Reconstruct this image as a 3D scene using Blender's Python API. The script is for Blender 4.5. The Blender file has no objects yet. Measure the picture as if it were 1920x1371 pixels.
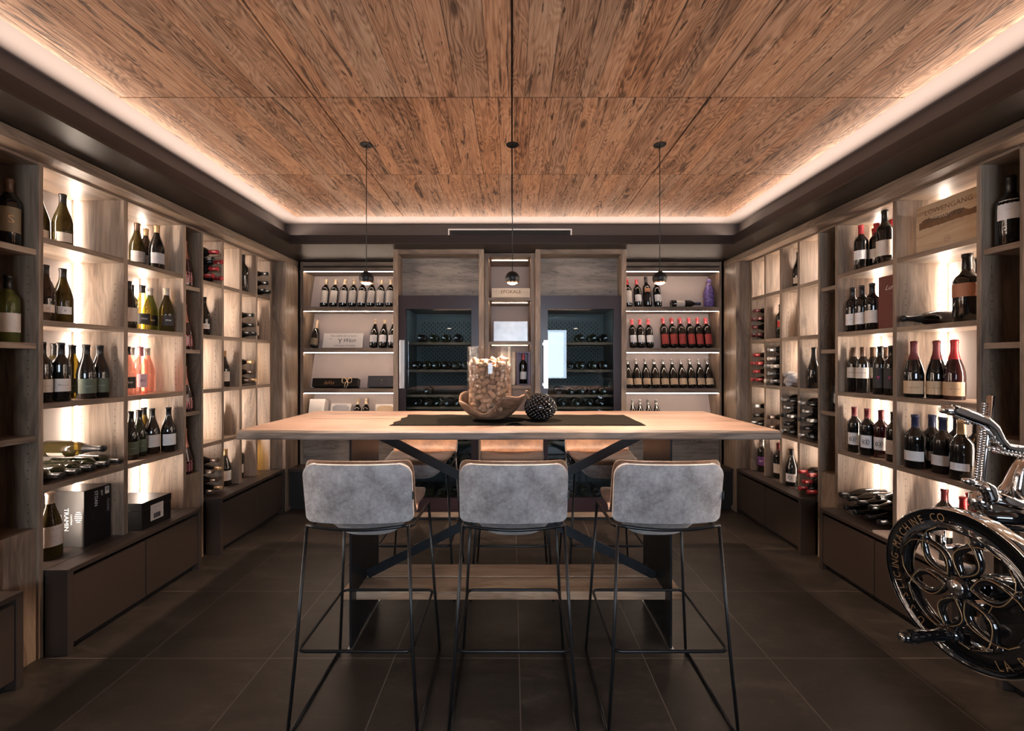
import bpy, bmesh, math, random
from mathutils import Vector, Matrix, Euler
random.seed(7)
sc = bpy.context.scene
COL = sc.collection
PI = math.pi
# ------------------------------------------------------------------ camera, world, exposure
CZ = 1.42                      # camera height
cam = bpy.data.cameras.new('camera'); co = bpy.data.objects.new('camera', cam); COL.objects.link(co)
co.location = (0, 0, CZ); co.rotation_euler = (PI/2, 0, 0)
cam.sensor_width = 36; cam.lens = 15.0; cam.shift_y = -5.5/1920; cam.clip_start = 0.02
sc.camera = co
sc.view_settings.view_transform = 'Standard'; sc.view_settings.look = 'None'
sc.view_settings.gamma = 1; sc.view_settings.use_curve_mapping = False
sc.view_settings.exposure = 0.5
w = bpy.data.worlds.new('world'); sc.world = w; w.use_nodes = True
w.node_tree.nodes['Background'].inputs[0].default_value = (.9, .95, 1, 1)
w.node_tree.nodes['Background'].inputs[1].default_value = 0.05
cy = sc.cycles
cy.use_light_tree = True; cy.max_bounces = 9; cy.diffuse_bounces = 4; cy.glossy_bounces = 4
cy.transmission_bounces = 8; cy.transparent_max_bounces = 16; cy.sample_clamp_indirect = 6
cy.caustics_reflective = False; cy.caustics_refractive = False

WARM = (1.0, .80, .66); COOL = (.68, .82, 1.0)
P_COVE, P_SPOT, P_WIN, E_LED, E_BACK = 42.0, 88.0, 56.0, 124.0, 62.0
def area(name, loc, rot, sx, sy, power, col):
    l = bpy.data.lights.new(name, 'AREA'); l.shape = 'RECTANGLE'; l.size = sx; l.size_y = sy
    l.energy = power; l.color = col
    o = bpy.data.objects.new(name, l); COL.objects.link(o); o.location = loc; o.rotation_euler = rot
    return o
# cove lamps lie in the trough behind the lip and shine up on ceiling and boards
LX, LY0, LY1 = 1.90, -1.9, 3.66          # lip planes
area('cove_lamp', (-LX-.066, .9, 2.496), (0, math.radians(-90), 0), .03, 5.4, P_COVE, WARM)
area('cove_lamp', (LX+.066, .9, 2.496), (0, math.radians(90), 0), .03, 5.4, P_COVE, WARM)
area('cove_lamp', (0, LY1+.066, 2.496), (math.radians(-90), 0, 0), 3.7, .03, P_COVE*.68, WARM)
area('cove_lamp', (0, LY0-.066, 2.496), (math.radians(90), 0, 0), 3.7, .03, P_COVE*.68, WARM)
# daylight from the window behind the camera
area('window_daylight', (.35, -2.52, 1.62), (PI/2, 0, 0), 1.9, 1.15, P_WIN, COOL)

# ------------------------------------------------------------------ node helper and materials
class G:
    def __init__(s, name):
        s.m = bpy.data.materials.new(name); s.m.use_nodes = True
        s.t = s.m.node_tree; s.b = s.t.nodes['Principled BSDF']; s.out = s.t.nodes['Material Output']
    def n(s, typ, ins=None, **kw):
        x = s.t.nodes.new('ShaderNode' + typ)
        for k, v in kw.items(): setattr(x, k, v)
        for k, v in (ins or {}).items():
            if isinstance(v, bpy.types.NodeSocket): s.t.links.new(v, x.inputs[k])
            else: x.inputs[k].default_value = v
        return x
    def math(s, op, a, b=0.0, c=0.0):
        return s.n('Math', {0: a, 1: b, 2: c}, operation=op).outputs[0]
    def mix(s, f, a, b, blend='MIX'):
        x = s.n('Mix', data_type='RGBA', blend_type=blend)
        for i, v in ((0, f), (6, a), (7, b)):
            if isinstance(v, bpy.types.NodeSocket): s.t.links.new(v, x.inputs[i])
            else: x.inputs[i].default_value = v if i == 0 else (*v[:3], 1)
        return x.outputs[2]
    def ramp(s, f, stops):
        x = s.n('ValToRGB', {0: f}); e = x.color_ramp.elements
        while len(e) < len(stops): e.new(.5)
        for el, (p, c) in zip(e, stops):
            el.position = p; el.color = (*c, 1) if len(c) == 3 else c
        return x.outputs[0]
    def noise(s, vec, scale, detail=3, rough=.55, dist=0.0):
        return s.n('TexNoise', {'Vector': vec, 'Scale': scale, 'Detail': detail, 'Roughness': rough, 'Distortion': dist}).outputs[0]
    def obj(s, scale=(1, 1, 1), loc=(0, 0, 0)):
        c = s.n('TexCoord').outputs['Object']
        return s.n('Mapping', {'Vector': c, 'Scale': scale, 'Location': loc}).outputs[0]
    def set(s, **kw):
        for k, v in kw.items():
            k = k.replace('_', ' ')
            if isinstance(v, bpy.types.NodeSocket): s.t.links.new(v, s.b.inputs[k])
            else: s.b.inputs[k].default_value = (*v, 1) if isinstance(v, tuple) and len(v) == 3 else v
        return s
    def bump(s, h, strength=.3, dist=.004):
        b = s.n('Bump', {'Height': h, 'Strength': strength, 'Distance': dist}).outputs[0]
        s.t.links.new(b, s.b.inputs['Normal']); return s

def plain(name, col, rough=.5, metal=0.0, coat=0.0, var=0.12, scale=20, **kw):
    g = G(name); nz = g.noise(g.obj(), scale, 3)
    dark = tuple(c*(1-var) for c in col); lite = tuple(min(1, c*(1+var)) for c in col)
    g.set(Base_Color=g.ramp(nz, [(.3, dark), (.7, lite)]), Roughness=rough, Metallic=metal, Coat_Weight=coat, **kw)
    return g.m
def wood(name, axis, dark, mid, lite, rough=.5, crack=.0, knots=True, seed=0.0):
    g = G(name)
    sc3 = [7.0]*3; sc3[axis] = .9
    sf = [110.0]*3; sf[axis] = 4.0
    sk = [2.6]*3; sk[axis] = 1.1
    v = g.obj(tuple(sc3), (seed, seed*1.7, seed*.6))
    broad = g.noise(v, 1.0, 3, .5, .8)
    rings = g.math('SINE', g.math('MULTIPLY', broad, 62.0))
    fine = g.noise(g.obj(tuple(sf), (seed,)*3), 1.0, 3, .6)
    patch = g.noise(g.obj(tuple(sk), (seed*2,)*3), 1.3, 2)
    f = g.math('ADD', g.math('MULTIPLY', broad, .55), g.math('MULTIPLY', patch, .35))
    f = g.math('ADD', f, g.math('MULTIPLY', rings, .035))
    f = g.math('ADD', f, g.math('MULTIPLY', g.math('SUBTRACT', fine, .5), .28))
    c = g.ramp(f, [(.28, dark), (.42, mid), (.62, lite)])
    if knots:
        vk = g.n('TexVoronoi', {'Vector': g.obj(tuple(sk), (seed*3+.3,)*3), 'Scale': 1.4}, feature='F1').outputs[0]
        kn = g.ramp(vk, [(.03, (1, 1, 1)), (.12, (0, 0, 0))])
        c = g.mix(g.math('MULTIPLY', kn, .75), c, tuple(x*.4 for x in dark))
    if crack:
        sv = [9.0]*3; sv[axis] = .8
        cr = g.noise(g.obj(tuple(sv), (seed+5,)*3), 1.0, 5, .7, 1.2)
        m = g.ramp(cr, [(.480, (0, 0, 0)), (.5, (1, 1, 1)), (.520, (0, 0, 0))])
        c = g.mix(g.math('MULTIPLY', m, crack), c, tuple(x*.25 for x in dark))
    g.set(Base_Color=c, Roughness=rough)
    g.bump(f, .25, .003)
    return g.m
OAK = dict(dark=(.080, .057, .043), mid=(.19, .134, .095), lite=(.36, .272, .200))
M = {}
for ax, nm in enumerate('xyz'):
    M['oak_'+nm] = wood('weathered oak '+nm, ax, **OAK, rough=.48, seed=ax*3.1)
M['oak_door'] = wood('grey oak door', 0, (.085, .07, .058), (.19, .16, .135), (.30, .26, .22), .5, crack=.55, seed=4.4)
M['table'] = wood('table oak', 0, (.10, .058, .040), (.185, .120, .090), (.26, .182, .142), .45, crack=.25, seed=1.9)
M['table_edge'] = wood('sawn table edge', 0, (.055, .044, .038), (.135, .112, .098), (.24, .205, .180), .6, seed=8.8)
M['bench'] = wood('footrest oak', 0, (.16, .10, .06), (.34, .22, .145), (.5, .36, .25), .5, crack=.3, seed=6.1)
M['crate'] = wood('pale crate pine', 0, (.52, .40, .28), (.70, .57, .42), (.80, .68, .53), .6, crack=.0, seed=2.2)
M['crate_y'] = wood('crate pine', 1, (.30, .19, .11), (.46, .32, .2), (.58, .43, .28), .6, crack=.0, seed=12.2)
M['drift'] = wood('driftwood', 0, (.06, .034, .021), (.19, .112, .070), (.33, .215, .145), .5, crack=.3, seed=9.1)
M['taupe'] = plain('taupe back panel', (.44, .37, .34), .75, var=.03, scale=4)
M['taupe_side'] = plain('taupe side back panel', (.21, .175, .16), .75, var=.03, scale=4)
M['cove_brown'] = plain('brown cove wall', (.060, .045, .039), .6, var=.05, scale=6)
M['soffit'] = plain('dark brown soffit', (.022, .0165, .0125), .42, Specular_IOR_Level=.3, var=.06, scale=3)
M['lip'] = plain('dark lip', (.018, .012, .011), .45, Specular_IOR_Level=.25, var=.05, scale=3)
M['white_ceiling'] = plain('white plaster', (.150, .127, .120), .8, var=.02, scale=5)
M['wall'] = plain('dark wall paint', (.20, .165, .14), .8, var=.05, scale=4)
M['lacquer'] = plain('brown lacquer', (.036, .025, .020), .42, var=.04, scale=4)
M['plinth'] = plain('black plinth', (.012, .010, .009), .6)
M['aubergine'] = plain('aubergine door frame', (.020, .0105, .0145), .32, var=.04, scale=5)
M['black_metal'] = plain('black powder coated steel', (.011, .012, .014), .32, .4, var=.1)
M['raw_steel'] = plain('blackened steel', (.028, .032, .037), .36, .7, var=.25, scale=9)
M['chrome'] = plain('polished chrome', (.78, .77, .76), .07, 1.0, var=.03)
M['alu'] = plain('brushed aluminium', (.72, .72, .72), .3, 1.0, var=.03)
M['gloss_black'] = plain('black enamel', (.004, .004, .0045), .08, 0, .8, var=.1)
M['gold'] = plain('gold paint', (.42, .25, .12), .35, .55)
M['black_rubber'] = plain('black rubber', (.01, .01, .01), .6)
M['black_ball'] = plain('black lamp shell', (.006, .006, .0065), .4, Specular_IOR_Level=.3)
M['copper'] = plain('copper ring', (.75, .36, .18), .25, 1.0)
M['steel_int'] = plain('fridge liner', (.17, .19, .195), .5, .0, scale=3)
M['hole'] = plain('pin hole', (.02, .015, .01), .9)
M['black_box'] = plain('black carton', (.0065, .006, .006), .36, Specular_IOR_Level=.35, var=.15, scale=5)
M['white_box'] = plain('white card', (.72, .68, .64), .6, var=.05, scale=5)
M['paper'] = plain('cream label paper', (.62, .55, .49), .7, var=.05)
M['paper_white'] = plain('white label paper', (.74, .71, .70), .7, var=.04)
M['paper_kraft'] = plain('kraft label paper', (.55, .40, .26), .7, var=.06)
M['paper_grey'] = plain('grey label paper', (.36, .35, .36), .7, var=.06)
M['ink'] = plain('dark ink', (.045, .04, .04), .7)
M['ink_white'] = plain('white ink', (.75, .75, .75), .6)
M['ink_brown'] = plain('branded ink', (.16, .08, .035), .7)
M['marble'] = plain('pale marble', (.42, .36, .33), .25, var=.15, scale=6)
M['runner'] = plain('dark linen', (.0070, .0060, .0045), .95, Specular_IOR_Level=.05, var=.5, scale=60)
M['net'] = plain('grey netting', (.45, .42, .42), .8, var=.3, scale=80)
M['raffia'] = plain('raffia', (.75, .55, .33), .6)
M['lamp_off'] = plain('slats', (.01, .012, .014), .4)
def cap(n, c, r=.35, me=.2): M['cap_'+n] = plain(n+' foil', c, r, me, var=.08)
cap('black', (.012, .011, .012)); cap('red', (.42, .03, .035)); cap('pinkred', (.75, .13, .15)); cap('burgundy', (.13, .018, .022))
cap('white', (.72, .62, .52)); cap('gold', (.5, .32, .16), .35, .5); cap('copper', (.5, .22, .17), .3, .5); cap('silver', (.45, .43, .41), .3, .7)
cap('blue', (.025, .03, .075)); cap('brown', (.10, .055, .035)); cap('rose', (.35, .13, .14)); cap('wax', (.62, .48, .32), .4, 0)
def lab(n, c): M['lab_'+n] = plain(n+' label', c, .6, var=.05)
lab('black', (.015, .014, .015)); lab('darkred', (.33, .035, .03)); lab('greenstripe', (.08, .10, .07)); lab('red', (.62, .05, .03))
lab('orange', (.36, .15, .08)); lab('pink', (.55, .38, .42)); lab('purple', (.12, .03, .16)); lab('goldblack', (.20, .15, .09)); lab('magenta', (.7, .02, .25))
# glass of full bottles: dark and glossy; back-lit ones let light through
def dglass(n, c): M['g_'+n] = plain(n+' bottle glass', c, .06, 0, .5, var=.15, scale=8)
dglass('dark', (.006, .0055, .005)); dglass('green', (.010, .013, .005)); dglass('brown', (.02, .011, .006)); dglass('wine', (.022, .003, .004))
def tglass(n, c, mixf=.6):
    g = G(n+' translucent bottle glass'); g.set(Base_Color=tuple(x*.5 for x in c), Roughness=.06, Coat_Weight=.4)
    tr = g.n('BsdfTransparent', {0: (*c, 1)}).outputs[0]
    mx = g.n('MixShader', {0: mixf, 1: g.b.outputs[0], 2: tr}).outputs[0]
    g.t.links.new(mx, g.out.inputs[0]); M['g_'+n] = g.m
tglass('olive', (.13, .098, .030), .52); tglass('lime', (.34, .36, .10), .6); tglass('yellow', (.85, .70, .28), .75); tglass('pink', (.90, .58, .50), .62)
tglass('clear', (.93, .88, .82), .85)
def thin_glass(name, tint, fr=.10):
    g = G(name)
    tr = g.n('BsdfTransparent', {0: (*tint, 1)}).outputs[0]
    gl = g.n('BsdfGlossy', {'Color': (1, 1, 1, 1), 'Roughness': .01}).outputs[0]
    lw = g.n('LayerWeight', {0: .5}).outputs['Facing']
    f = g.math('ADD', g.math('MULTIPLY', g.math('POWER', lw, 4.0), .55), .045)
    g.t.links.new(g.n('MixShader', {0: f, 1: tr, 2: gl}).outputs[0], g.out.inputs[0]); return g.m
M['door_glass'] = thin_glass('tinted door glass', (.74, .79, .80), .12)
M['vase_glass'] = thin_glass('clear vase glass', (.96, .96, .955), .14)
def emit(name, col, s):
    g = G(name); g.t.links.new(g.n('Emission', {0: (*col, 1), 1: s}).outputs[0], g.out.inputs[0]); return g.m
M['led'] = emit('led warm white', (1, .83, .69), E_LED*1.25)
M['led_mid'] = emit('led warm white, slim bays', (1, .83, .69), E_LED*.72)
M['led_soft'] = emit('led warm white, far corner', (1, .83, .69), E_LED*.45)
M['led_back'] = emit('led strip of back shelves', (1, .77, .59), E_BACK)
M['led_niche'] = emit('led strip of niches', (1, .66, .42), 22)
M['led_fridge'] = emit('fridge lamp', (.88, .95, 1), 22)
M['lens'] = emit('pendant lens', (1, .80, .60), 9)
M['sky'] = emit('daylight outside', (.80, .90, 1), 4.0)

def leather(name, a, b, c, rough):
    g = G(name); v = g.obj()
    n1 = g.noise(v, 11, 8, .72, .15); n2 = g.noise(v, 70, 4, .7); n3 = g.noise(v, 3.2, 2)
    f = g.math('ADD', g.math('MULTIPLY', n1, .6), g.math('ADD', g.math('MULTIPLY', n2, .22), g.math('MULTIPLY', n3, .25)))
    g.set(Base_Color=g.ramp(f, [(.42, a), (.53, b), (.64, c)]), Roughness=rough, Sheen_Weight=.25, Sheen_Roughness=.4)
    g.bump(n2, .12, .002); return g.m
M['suede_daylit'] = leather('daylight-tinted nubuck', (.17, .155, .155), (.31, .29, .29), (.46, .44, .44), .62)  # stool fabric with the cool daylight on its back put into the colour
M['suede_lamplit'] = leather('lamplight-tinted nubuck', (.060, .026, .012), (.135, .064, .032), (.21, .112, .060), .5)  # the same stool fabric, coloured as the warm pendant light shows it

# ceiling boards: reclaimed planks along Y, ids per plank and per panel row
def boards():
    g = G('reclaimed ceiling boards')
    sp = g.n('SeparateXYZ', {0: g.n('TexCoord').outputs['Object']})
    x, y = sp.outputs[0], sp.outputs[1]
    row = g.math('FLOOR', g.math('DIVIDE', g.math('SUBTRACT', y, 3.458), .779))
    xs = g.math('ADD', g.math('DIVIDE', x, .098), g.math('MULTIPLY', g.math('SINE', g.math('MULTIPLY', row, 3.3)), .5))
    xs = g.math('ADD', xs, g.math('MULTIPLY', g.math('SINE', g.math('MULTIPLY', x, 17.0)), .22))
    idx = g.math('FLOOR', xs); fr = g.math('FRACT', xs)
    key = g.math('ADD', idx, g.math('MULTIPLY', row, 37.0))
    wn = g.n('TexWhiteNoise', {'W': key}, noise_dimensions='1D')
    r1 = wn.outputs['Value']
    r2 = g.n('TexWhiteNoise', {'W': g.math('ADD', key, 7.3)}, noise_dimensions='1D').outputs['Value']
    # vector: x local, y shifted per plank
    def vec(kx, ky):
        return g.n('CombineXYZ', {0: g.math('ADD', g.math('MULTIPLY', x, kx), g.math('MULTIPLY', r2, 31.0)),
                                  1: g.math('ADD', g.math('MULTIPLY', y, ky), g.math('MULTIPLY', r1, 47.0)), 2: g.math('MULTIPLY', r1, 9.0)}).outputs[0]
    broad = g.noise(vec(7.0, 1.5), 1.0, 2, .5, .35)
    rings = g.math('SINE', g.math('MULTIPLY', broad, 190.0))
    fine = g.noise(vec(130, 5), 1.0, 3, .65)
    blot = g.noise(vec(9, 2.4), 1.0, 4, .6, .5)
    f = g.math('ADD', g.math('MULTIPLY', rings, .065), g.math('MULTIPLY', fine, .62))
    f = g.math('ADD', f, g.math('MULTIPLY', blot, .38))
    f = g.math('ADD', f, g.math('MULTIPLY', g.math('SUBTRACT', r1, .5), .13))
    c = g.ramp(f, [(.28, (.09, .043, .022)), (.40, (.29, .155, .085)), (.54, (.49, .29, .175)), (.72, (.64, .42, .27))])
    hue = g.mix(r2, (.92, .98, 1.06), (1.10, 1.0, .92)); c = g.mix(1.0, c, hue, 'MULTIPLY')
    kv = g.n('TexVoronoi', {'Vector': vec(6.0, 2.3), 'Scale': 1.0}, feature='F1').outputs[0]
    kn = g.ramp(kv, [(.05, (1, 1, 1)), (.13, (0, 0, 0))])
    c = g.mix(g.math('MULTIPLY', kn, .8), c, (.035, .018, .010))
    cr = g.noise(vec(16, 2.0), 1.0, 5, .72, 1.6)
    cm = g.ramp(cr, [(.575, (0, 0, 0)), (.64, (1, 1, 1))])
    c = g.mix(g.math('MULTIPLY', cm, .85), c, (.035, .018, .011))
    wd = g.noise(vec(60, 9), 1.0, 3, .6)
    wm = g.math('MULTIPLY', g.ramp(wd, [(.64, (0, 0, 0)), (.68, (1, 1, 1))]), g.ramp(blot, [(.42, (0, 0, 0)), (.55, (1, 1, 1))]))
    c = g.mix(wm, c, (.04, .02, .012))
    edge = g.math('MINIMUM', fr, g.math('SUBTRACT', 1.0, fr))
    gap = g.ramp(edge, [(.005, (1, 1, 1)), (.020, (0, 0, 0))])
    gap = g.math('MULTIPLY', gap, g.ramp(g.noise(vec(3, 2.2), 1.0, 2), [(.38, (.25, .25, .25)), (.55, (1, 1, 1))]))
    c = g.mix(gap, c, (.02, .011, .007))
    g.set(Base_Color=c, Roughness=.7)
    h = g.math('SUBTRACT', g.math('SUBTRACT', f, g.math('MULTIPLY', cm, .6)), g.math('MULTIPLY', gap, 1.0))
    g.bump(g.math('ADD', h, g.math('MULTIPLY', r2, .6)), .5, .004); return g.m
M['boards'] = boards()
def tiles():
    g = G('dark stone tiles')
    sp = g.n('SeparateXYZ', {0: g.n('TexCoord').outputs['Object']})
    x, y = sp.outputs[0], sp.outputs[1]
    ux = g.math('DIVIDE', g.math('SUBTRACT', x, .034), .6); uy = g.math('DIVIDE', g.math('SUBTRACT', y, 2.049), .6)
    fx, fy = g.math('FRACT', ux), g.math('FRACT', uy)
    ex = g.math('MINIMUM', fx, g.math('SUBTRACT', 1.0, fx)); ey = g.math('MINIMUM', fy, g.math('SUBTRACT', 1.0, fy))
    gr = g.ramp(g.math('MINIMUM', ex, ey), [(.0022, (1, 1, 1)), (.0040, (0, 0, 0))])
    key = g.math('ADD', g.math('FLOOR', ux), g.math('MULTIPLY', g.math('FLOOR', uy), 13.0))
    rv = g.n('TexWhiteNoise', {'W': key}, noise_dimensions='1D').outputs['Value']
    v = g.n('CombineXYZ', {0: g.math('ADD', x, g.math('MULTIPLY', rv, 20.0)), 1: g.math('MULTIPLY', y, 2.2), 2: rv}).outputs[0]
    n1 = g.noise(v, 2.6, 5, .62, .6); n2 = g.noise(v, 22, 4, .65); n3 = g.noise(v, 90, 2)
    f = g.math('ADD', g.math('MULTIPLY', n1, .6), g.math('ADD', g.math('MULTIPLY', n2, .28), g.math('MULTIPLY', n3, .12)))
    f = g.math('ADD', f, g.math('MULTIPLY', g.math('SUBTRACT', rv, .5), .06))
    c = g.ramp(f, [(.34, (.018, .0145, .012)), (.52, (.036, .029, .0235)), (.70, (.085, .069, .055))])
    g.set(Base_Color=g.mix(gr, c, (.21, .175, .15)), Roughness=g.math('ADD', g.math('MULTIPLY', n2, .22), .30))
    g.bump(g.math('SUBTRACT', f, gr), .12, .002); return g.m
M['tiles'] = tiles()

# ------------------------------------------------------------------ mesh helpers
class MB:
    def __init__(s): s.v = []; s.f = []; s.sm = []
    def add(s, vs, fs, smooth=False):
        k = len(s.v); s.v += [tuple(p) for p in vs]; s.f += [tuple(i+k for i in f) for f in fs]; s.sm += [smooth]*len(fs); return s
    def box(s, x0, x1, y0, y1, z0, z1):
        x0, x1 = min(x0, x1), max(x0, x1); y0, y1 = min(y0, y1), max(y0, y1); z0, z1 = min(z0, z1), max(z0, z1)
        return s.add([(x0,y0,z0),(x1,y0,z0),(x1,y1,z0),(x0,y1,z0),(x0,y0,z1),(x1,y0,z1),(x1,y1,z1),(x0,y1,z1)],
              [(0,3,2,1),(4,5,6,7),(0,1,5,4),(1,2,6,5),(2,3,7,6),(3,0,4,7)])
    def hexa(s, p):     # 8 corners, bottom ring then top ring
        return s.add(p, [(0,3,2,1),(4,5,6,7),(0,1,5,4),(1,2,6,5),(2,3,7,6),(3,0,4,7)])
    def lathe(s, prof, n=20, c=(0,0,0), a0=0.0, a1=None, mat=None):
        full = a1 is None; m = n if full else n+1; vs = []; fs = []
        span = 2*PI if full else a1-a0
        for r, z in prof:
            for k in range(m):
                a = a0+span*k/n; p = Vector((r*math.cos(a), r*math.sin(a), z))
                if mat is not None: p = mat @ p
                vs.append((c[0]+p.x, c[1]+p.y, c[2]+p.z))
        for i in range(len(prof)-1):
            for k in range(n):
                a, b = i*m+k, i*m+(k+1) % m if full else i*m+k+1
                fs.append((a, b, b+m, a+m))
        return s.add(vs, fs, True)
    def tube(s, pts, r, n=8, closed=False, flat=None, caps=True):
        pts = [Vector(p) for p in pts]; m = len(pts); vs = []; fs = []
        up = None
        for i, p in enumerate(pts):
            if closed: d = (pts[(i+1) % m]-pts[i-1])
            else: d = pts[min(i+1, m-1)]-pts[max(i-1, 0)]
            d.normalize()
            if flat is not None: a = Vector(flat)
            elif up is None: a = Vector((0, 0, 1)) if abs(d.z) < .9 else Vector((1, 0, 0))
            else: a = up
            a = (a-d*a.dot(d)).normalized(); up = a; b = d.cross(a)
            rr = r[i] if isinstance(r, list) else r
            ra, rb = (rr if isinstance(rr, tuple) else (rr, rr))
            for k in range(n):
                t = 2*PI*k/n; vs.append(p+a*ra*math.cos(t)+b*rb*math.sin(t))
        for i in range(m if closed else m-1):
            for k in range(n):
                a = i*n+k; b = i*n+(k+1) % n; j = ((i+1) % m)*n
                fs.append((a, b, j+(k+1) % n, j+k))
        if not closed and caps: fs.append(tuple(range(n))[::-1]); fs.append(tuple((m-1)*n+k for k in range(n)))
        return s.add(vs, fs, True)
    def extr(s, poly, z0, z1, mat=None):     # 2-D polygon in XY, extruded in Z, then transformed
        n = len(poly); vs = [Vector((x, y, z0)) for x, y in poly]+[Vector((x, y, z1)) for x, y in poly]
        if mat is not None: vs = [mat @ v for v in vs]
        return s.add(vs, [tuple(range(n))[::-1], tuple(range(n, 2*n))]+[(i, (i+1) % n, (i+1) % n+n, i+n) for i in range(n)])
    def mesh(s, name, mat, off=(0, 0, 0)):
        me = bpy.data.meshes.new(name)
        me.from_pydata([(v[0]-off[0], v[1]-off[1], v[2]-off[2]) for v in s.v], [], s.f)
        me.polygons.foreach_set('use_smooth', s.sm)
        me.materials.append(mat); me.update()
        return me
    def build(s, name, mat, parent=None, bev=0, off=None):
        if isinstance(mat, str): mat = M[mat]
        if off is None:
            off = (0, 0, 0); p = parent
            while p is not None: off = tuple(a+b for a, b in zip(off, p.location)); p = p.parent
        o = bpy.data.objects.new(name, s.mesh(name, mat, off)); COL.objects.link(o)
        if parent is not None: o.parent = parent
        if bev:
            b = o.modifiers.new('b', 'BEVEL'); b.width = bev; b.segments = 2; b.limit_method = 'ANGLE'; b.harden_normals = False
        return o
def B(*a): return MB().box(*a)
def fillet(pts, r, n=4):
    pts = [Vector(p) for p in pts]; out = [pts[0]]
    for i in range(1, len(pts)-1):
        a, b, c = pts[i-1], pts[i], pts[i+1]; u = (a-b); v = (c-b); rr = min(r, u.length*.45, v.length*.45)
        p0, p1 = b+u.normalized()*rr, b+v.normalized()*rr
        for k in range(n+1):
            t = k/n; out.append(p0*(1-t)**2+b*2*t*(1-t)+p1*t*t)
    out.append(pts[-1]); return out
def tag(o, label, cat, group=None):
    o['label'] = label; o['category'] = cat
    if group: o['group'] = group
    return o
def thing(name, label, cat, loc=(0, 0, 0), group=None):
    o = bpy.data.objects.new(name, None); COL.objects.link(o); o.location = loc; o.empty_display_size = .05
    return tag(o, label, cat, group)
def struct(o): o['kind'] = 'structure'; return o
def dup(o, parent=None):
    c = o.copy(); COL.objects.link(c)
    if parent is not None: c.parent = parent
    for ch in o.children: dup(ch, c)
    return c
_tx = {}
def textpts(body, size, shear=0.0, align='CENTER'):
    key = (body, size, shear, align)
    if key not in _tx:
        cu = bpy.data.curves.new('t', 'FONT'); cu.body = body; cu.size = size; cu.align_x = align; cu.align_y = 'CENTER'
        cu.shear = shear; cu.resolution_u = 2
        o = bpy.data.objects.new('t', cu); COL.objects.link(o)
        dg = bpy.context.evaluated_depsgraph_get(); me = bpy.data.meshes.new_from_object(o.evaluated_get(dg))
        _tx[key] = ([tuple(v.co) for v in me.vertices], [tuple(p.vertices) for p in me.polygons])
        bpy.data.objects.remove(o); bpy.data.curves.remove(cu); bpy.data.meshes.remove(me)
    return _tx[key]
def text(body, size, mat4, name, mat, parent, shear=0.0, align='CENTER'):
    vs, fs = textpts(body, size, shear, align)
    return MB().add([mat4 @ Vector(v) for v in vs], fs).build(name, mat, parent)
def frame(origin, xdir, ydir):      # matrix taking (x, y, 0) onto a plane in the room
    x = Vector(xdir).normalized(); y = Vector(ydir).normalized(); z = x.cross(y)
    m = Matrix((x, y, z)).transposed().to_4x4(); m.translation = Vector(origin); return m
def px2y(px, X): return X*800/abs(px-960)     # depth of a point at distance X from the room axis

# ------------------------------------------------------------------ room shell
struct(B(-2.7, 2.7, -2.65, 4.75, -.1, 0).build('floor', 'tiles'))
struct(B(-2.70, -2.585, -2.65, 4.75, 0, 2.75).build('wall_left', 'wall'))
struct(B(2.565, 2.70, -2.65, 4.75, 0, 2.75).build('wall_right', 'wall'))
struct(B(-2.7, 2.7, 4.62, 4.75, 0, 2.75).build('wall_back', 'wall'))
m = MB(); WX0, WX1, WZ0, WZ1 = -.6, 1.3, 1.02, 2.2
m.box(-2.7, WX0, -2.7, -2.6, 0, 2.75).box(WX1, 2.7, -2.7, -2.6, 0, 2.75).box(WX0, WX1, -2.7, -2.6, 0, WZ0).box(WX0, WX1, -2.7, -2.6, WZ1, 2.75)
struct(m.build('wall_front', 'wall'))
wn = struct(MB().box(WX0, WX0+.05, -2.66, -2.6, WZ0, WZ1).box(WX1-.05, WX1, -2.66, -2.6, WZ0, WZ1).box(WX0+.05, WX1-.05, -2.66, -2.6, WZ0, WZ0+.05)
       .box(WX0+.05, WX1-.05, -2.66, -2.6, WZ1-.05, WZ1).box(.82, .87, -2.66, -2.6, WZ0+.05, WZ1-.05).build('window_1', 'aubergine'))
B(WX0+.05, WX1-.05, -2.69, -2.68, WZ0+.05, WZ1-.05).build('sky_view', 'sky', wn)
ceil = struct(B(-2.7, 2.7, -2.65, 4.75, 2.632, 2.75).build('ceiling', 'white_ceiling'))
XB_, YB0, YB1 = 1.985, -1.985, 3.745
m = MB()
m.box(-2.585, -XB_, -2.6, 4.62, 2.45, 2.632).box(XB_, 2.565, -2.6, 4.62, 2.45, 2.632).box(-XB_, XB_, YB1, 4.62, 2.45, 2.632).box(-XB_, XB_, -2.6, YB0, 2.45, 2.632)
m.build('cove_wall', 'cove_brown', ceil)
m = MB()
m.box(-2.585, -LX, -2.6, 4.62, 2.436, 2.45).box(LX, 2.565, -2.6, 4.62, 2.436, 2.45).box(-LX, LX, LY1, 4.62, 2.436, 2.45).box(-LX, LX, -2.6, LY0, 2.436, 2.45)
m.build('soffit', 'soffit', ceil)
m = MB(); t = .012
m.box(-LX-t, -LX, LY0-t, LY1+t, 2.45, 2.514).box(LX, LX+t, LY0-t, LY1+t, 2.45, 2.514).box(-LX, LX, LY1, LY1+t, 2.45, 2.514).box(-LX, LX, LY0-t, LY0, 2.45, 2.514)
m.build('cove_lip', 'lip', ceil)
PW, PL = .878, .779
for i in range(4):
    for j in range(7):
        x0 = -2*PW+i*PW; y1 = 3.458-j*PL
        o = B(x0+.004, x0+PW-.004, y1-PL+.004, y1-.004, 2.600, 2.620).build('wood_panel', 'boards', ceil)
m = MB()
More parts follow.
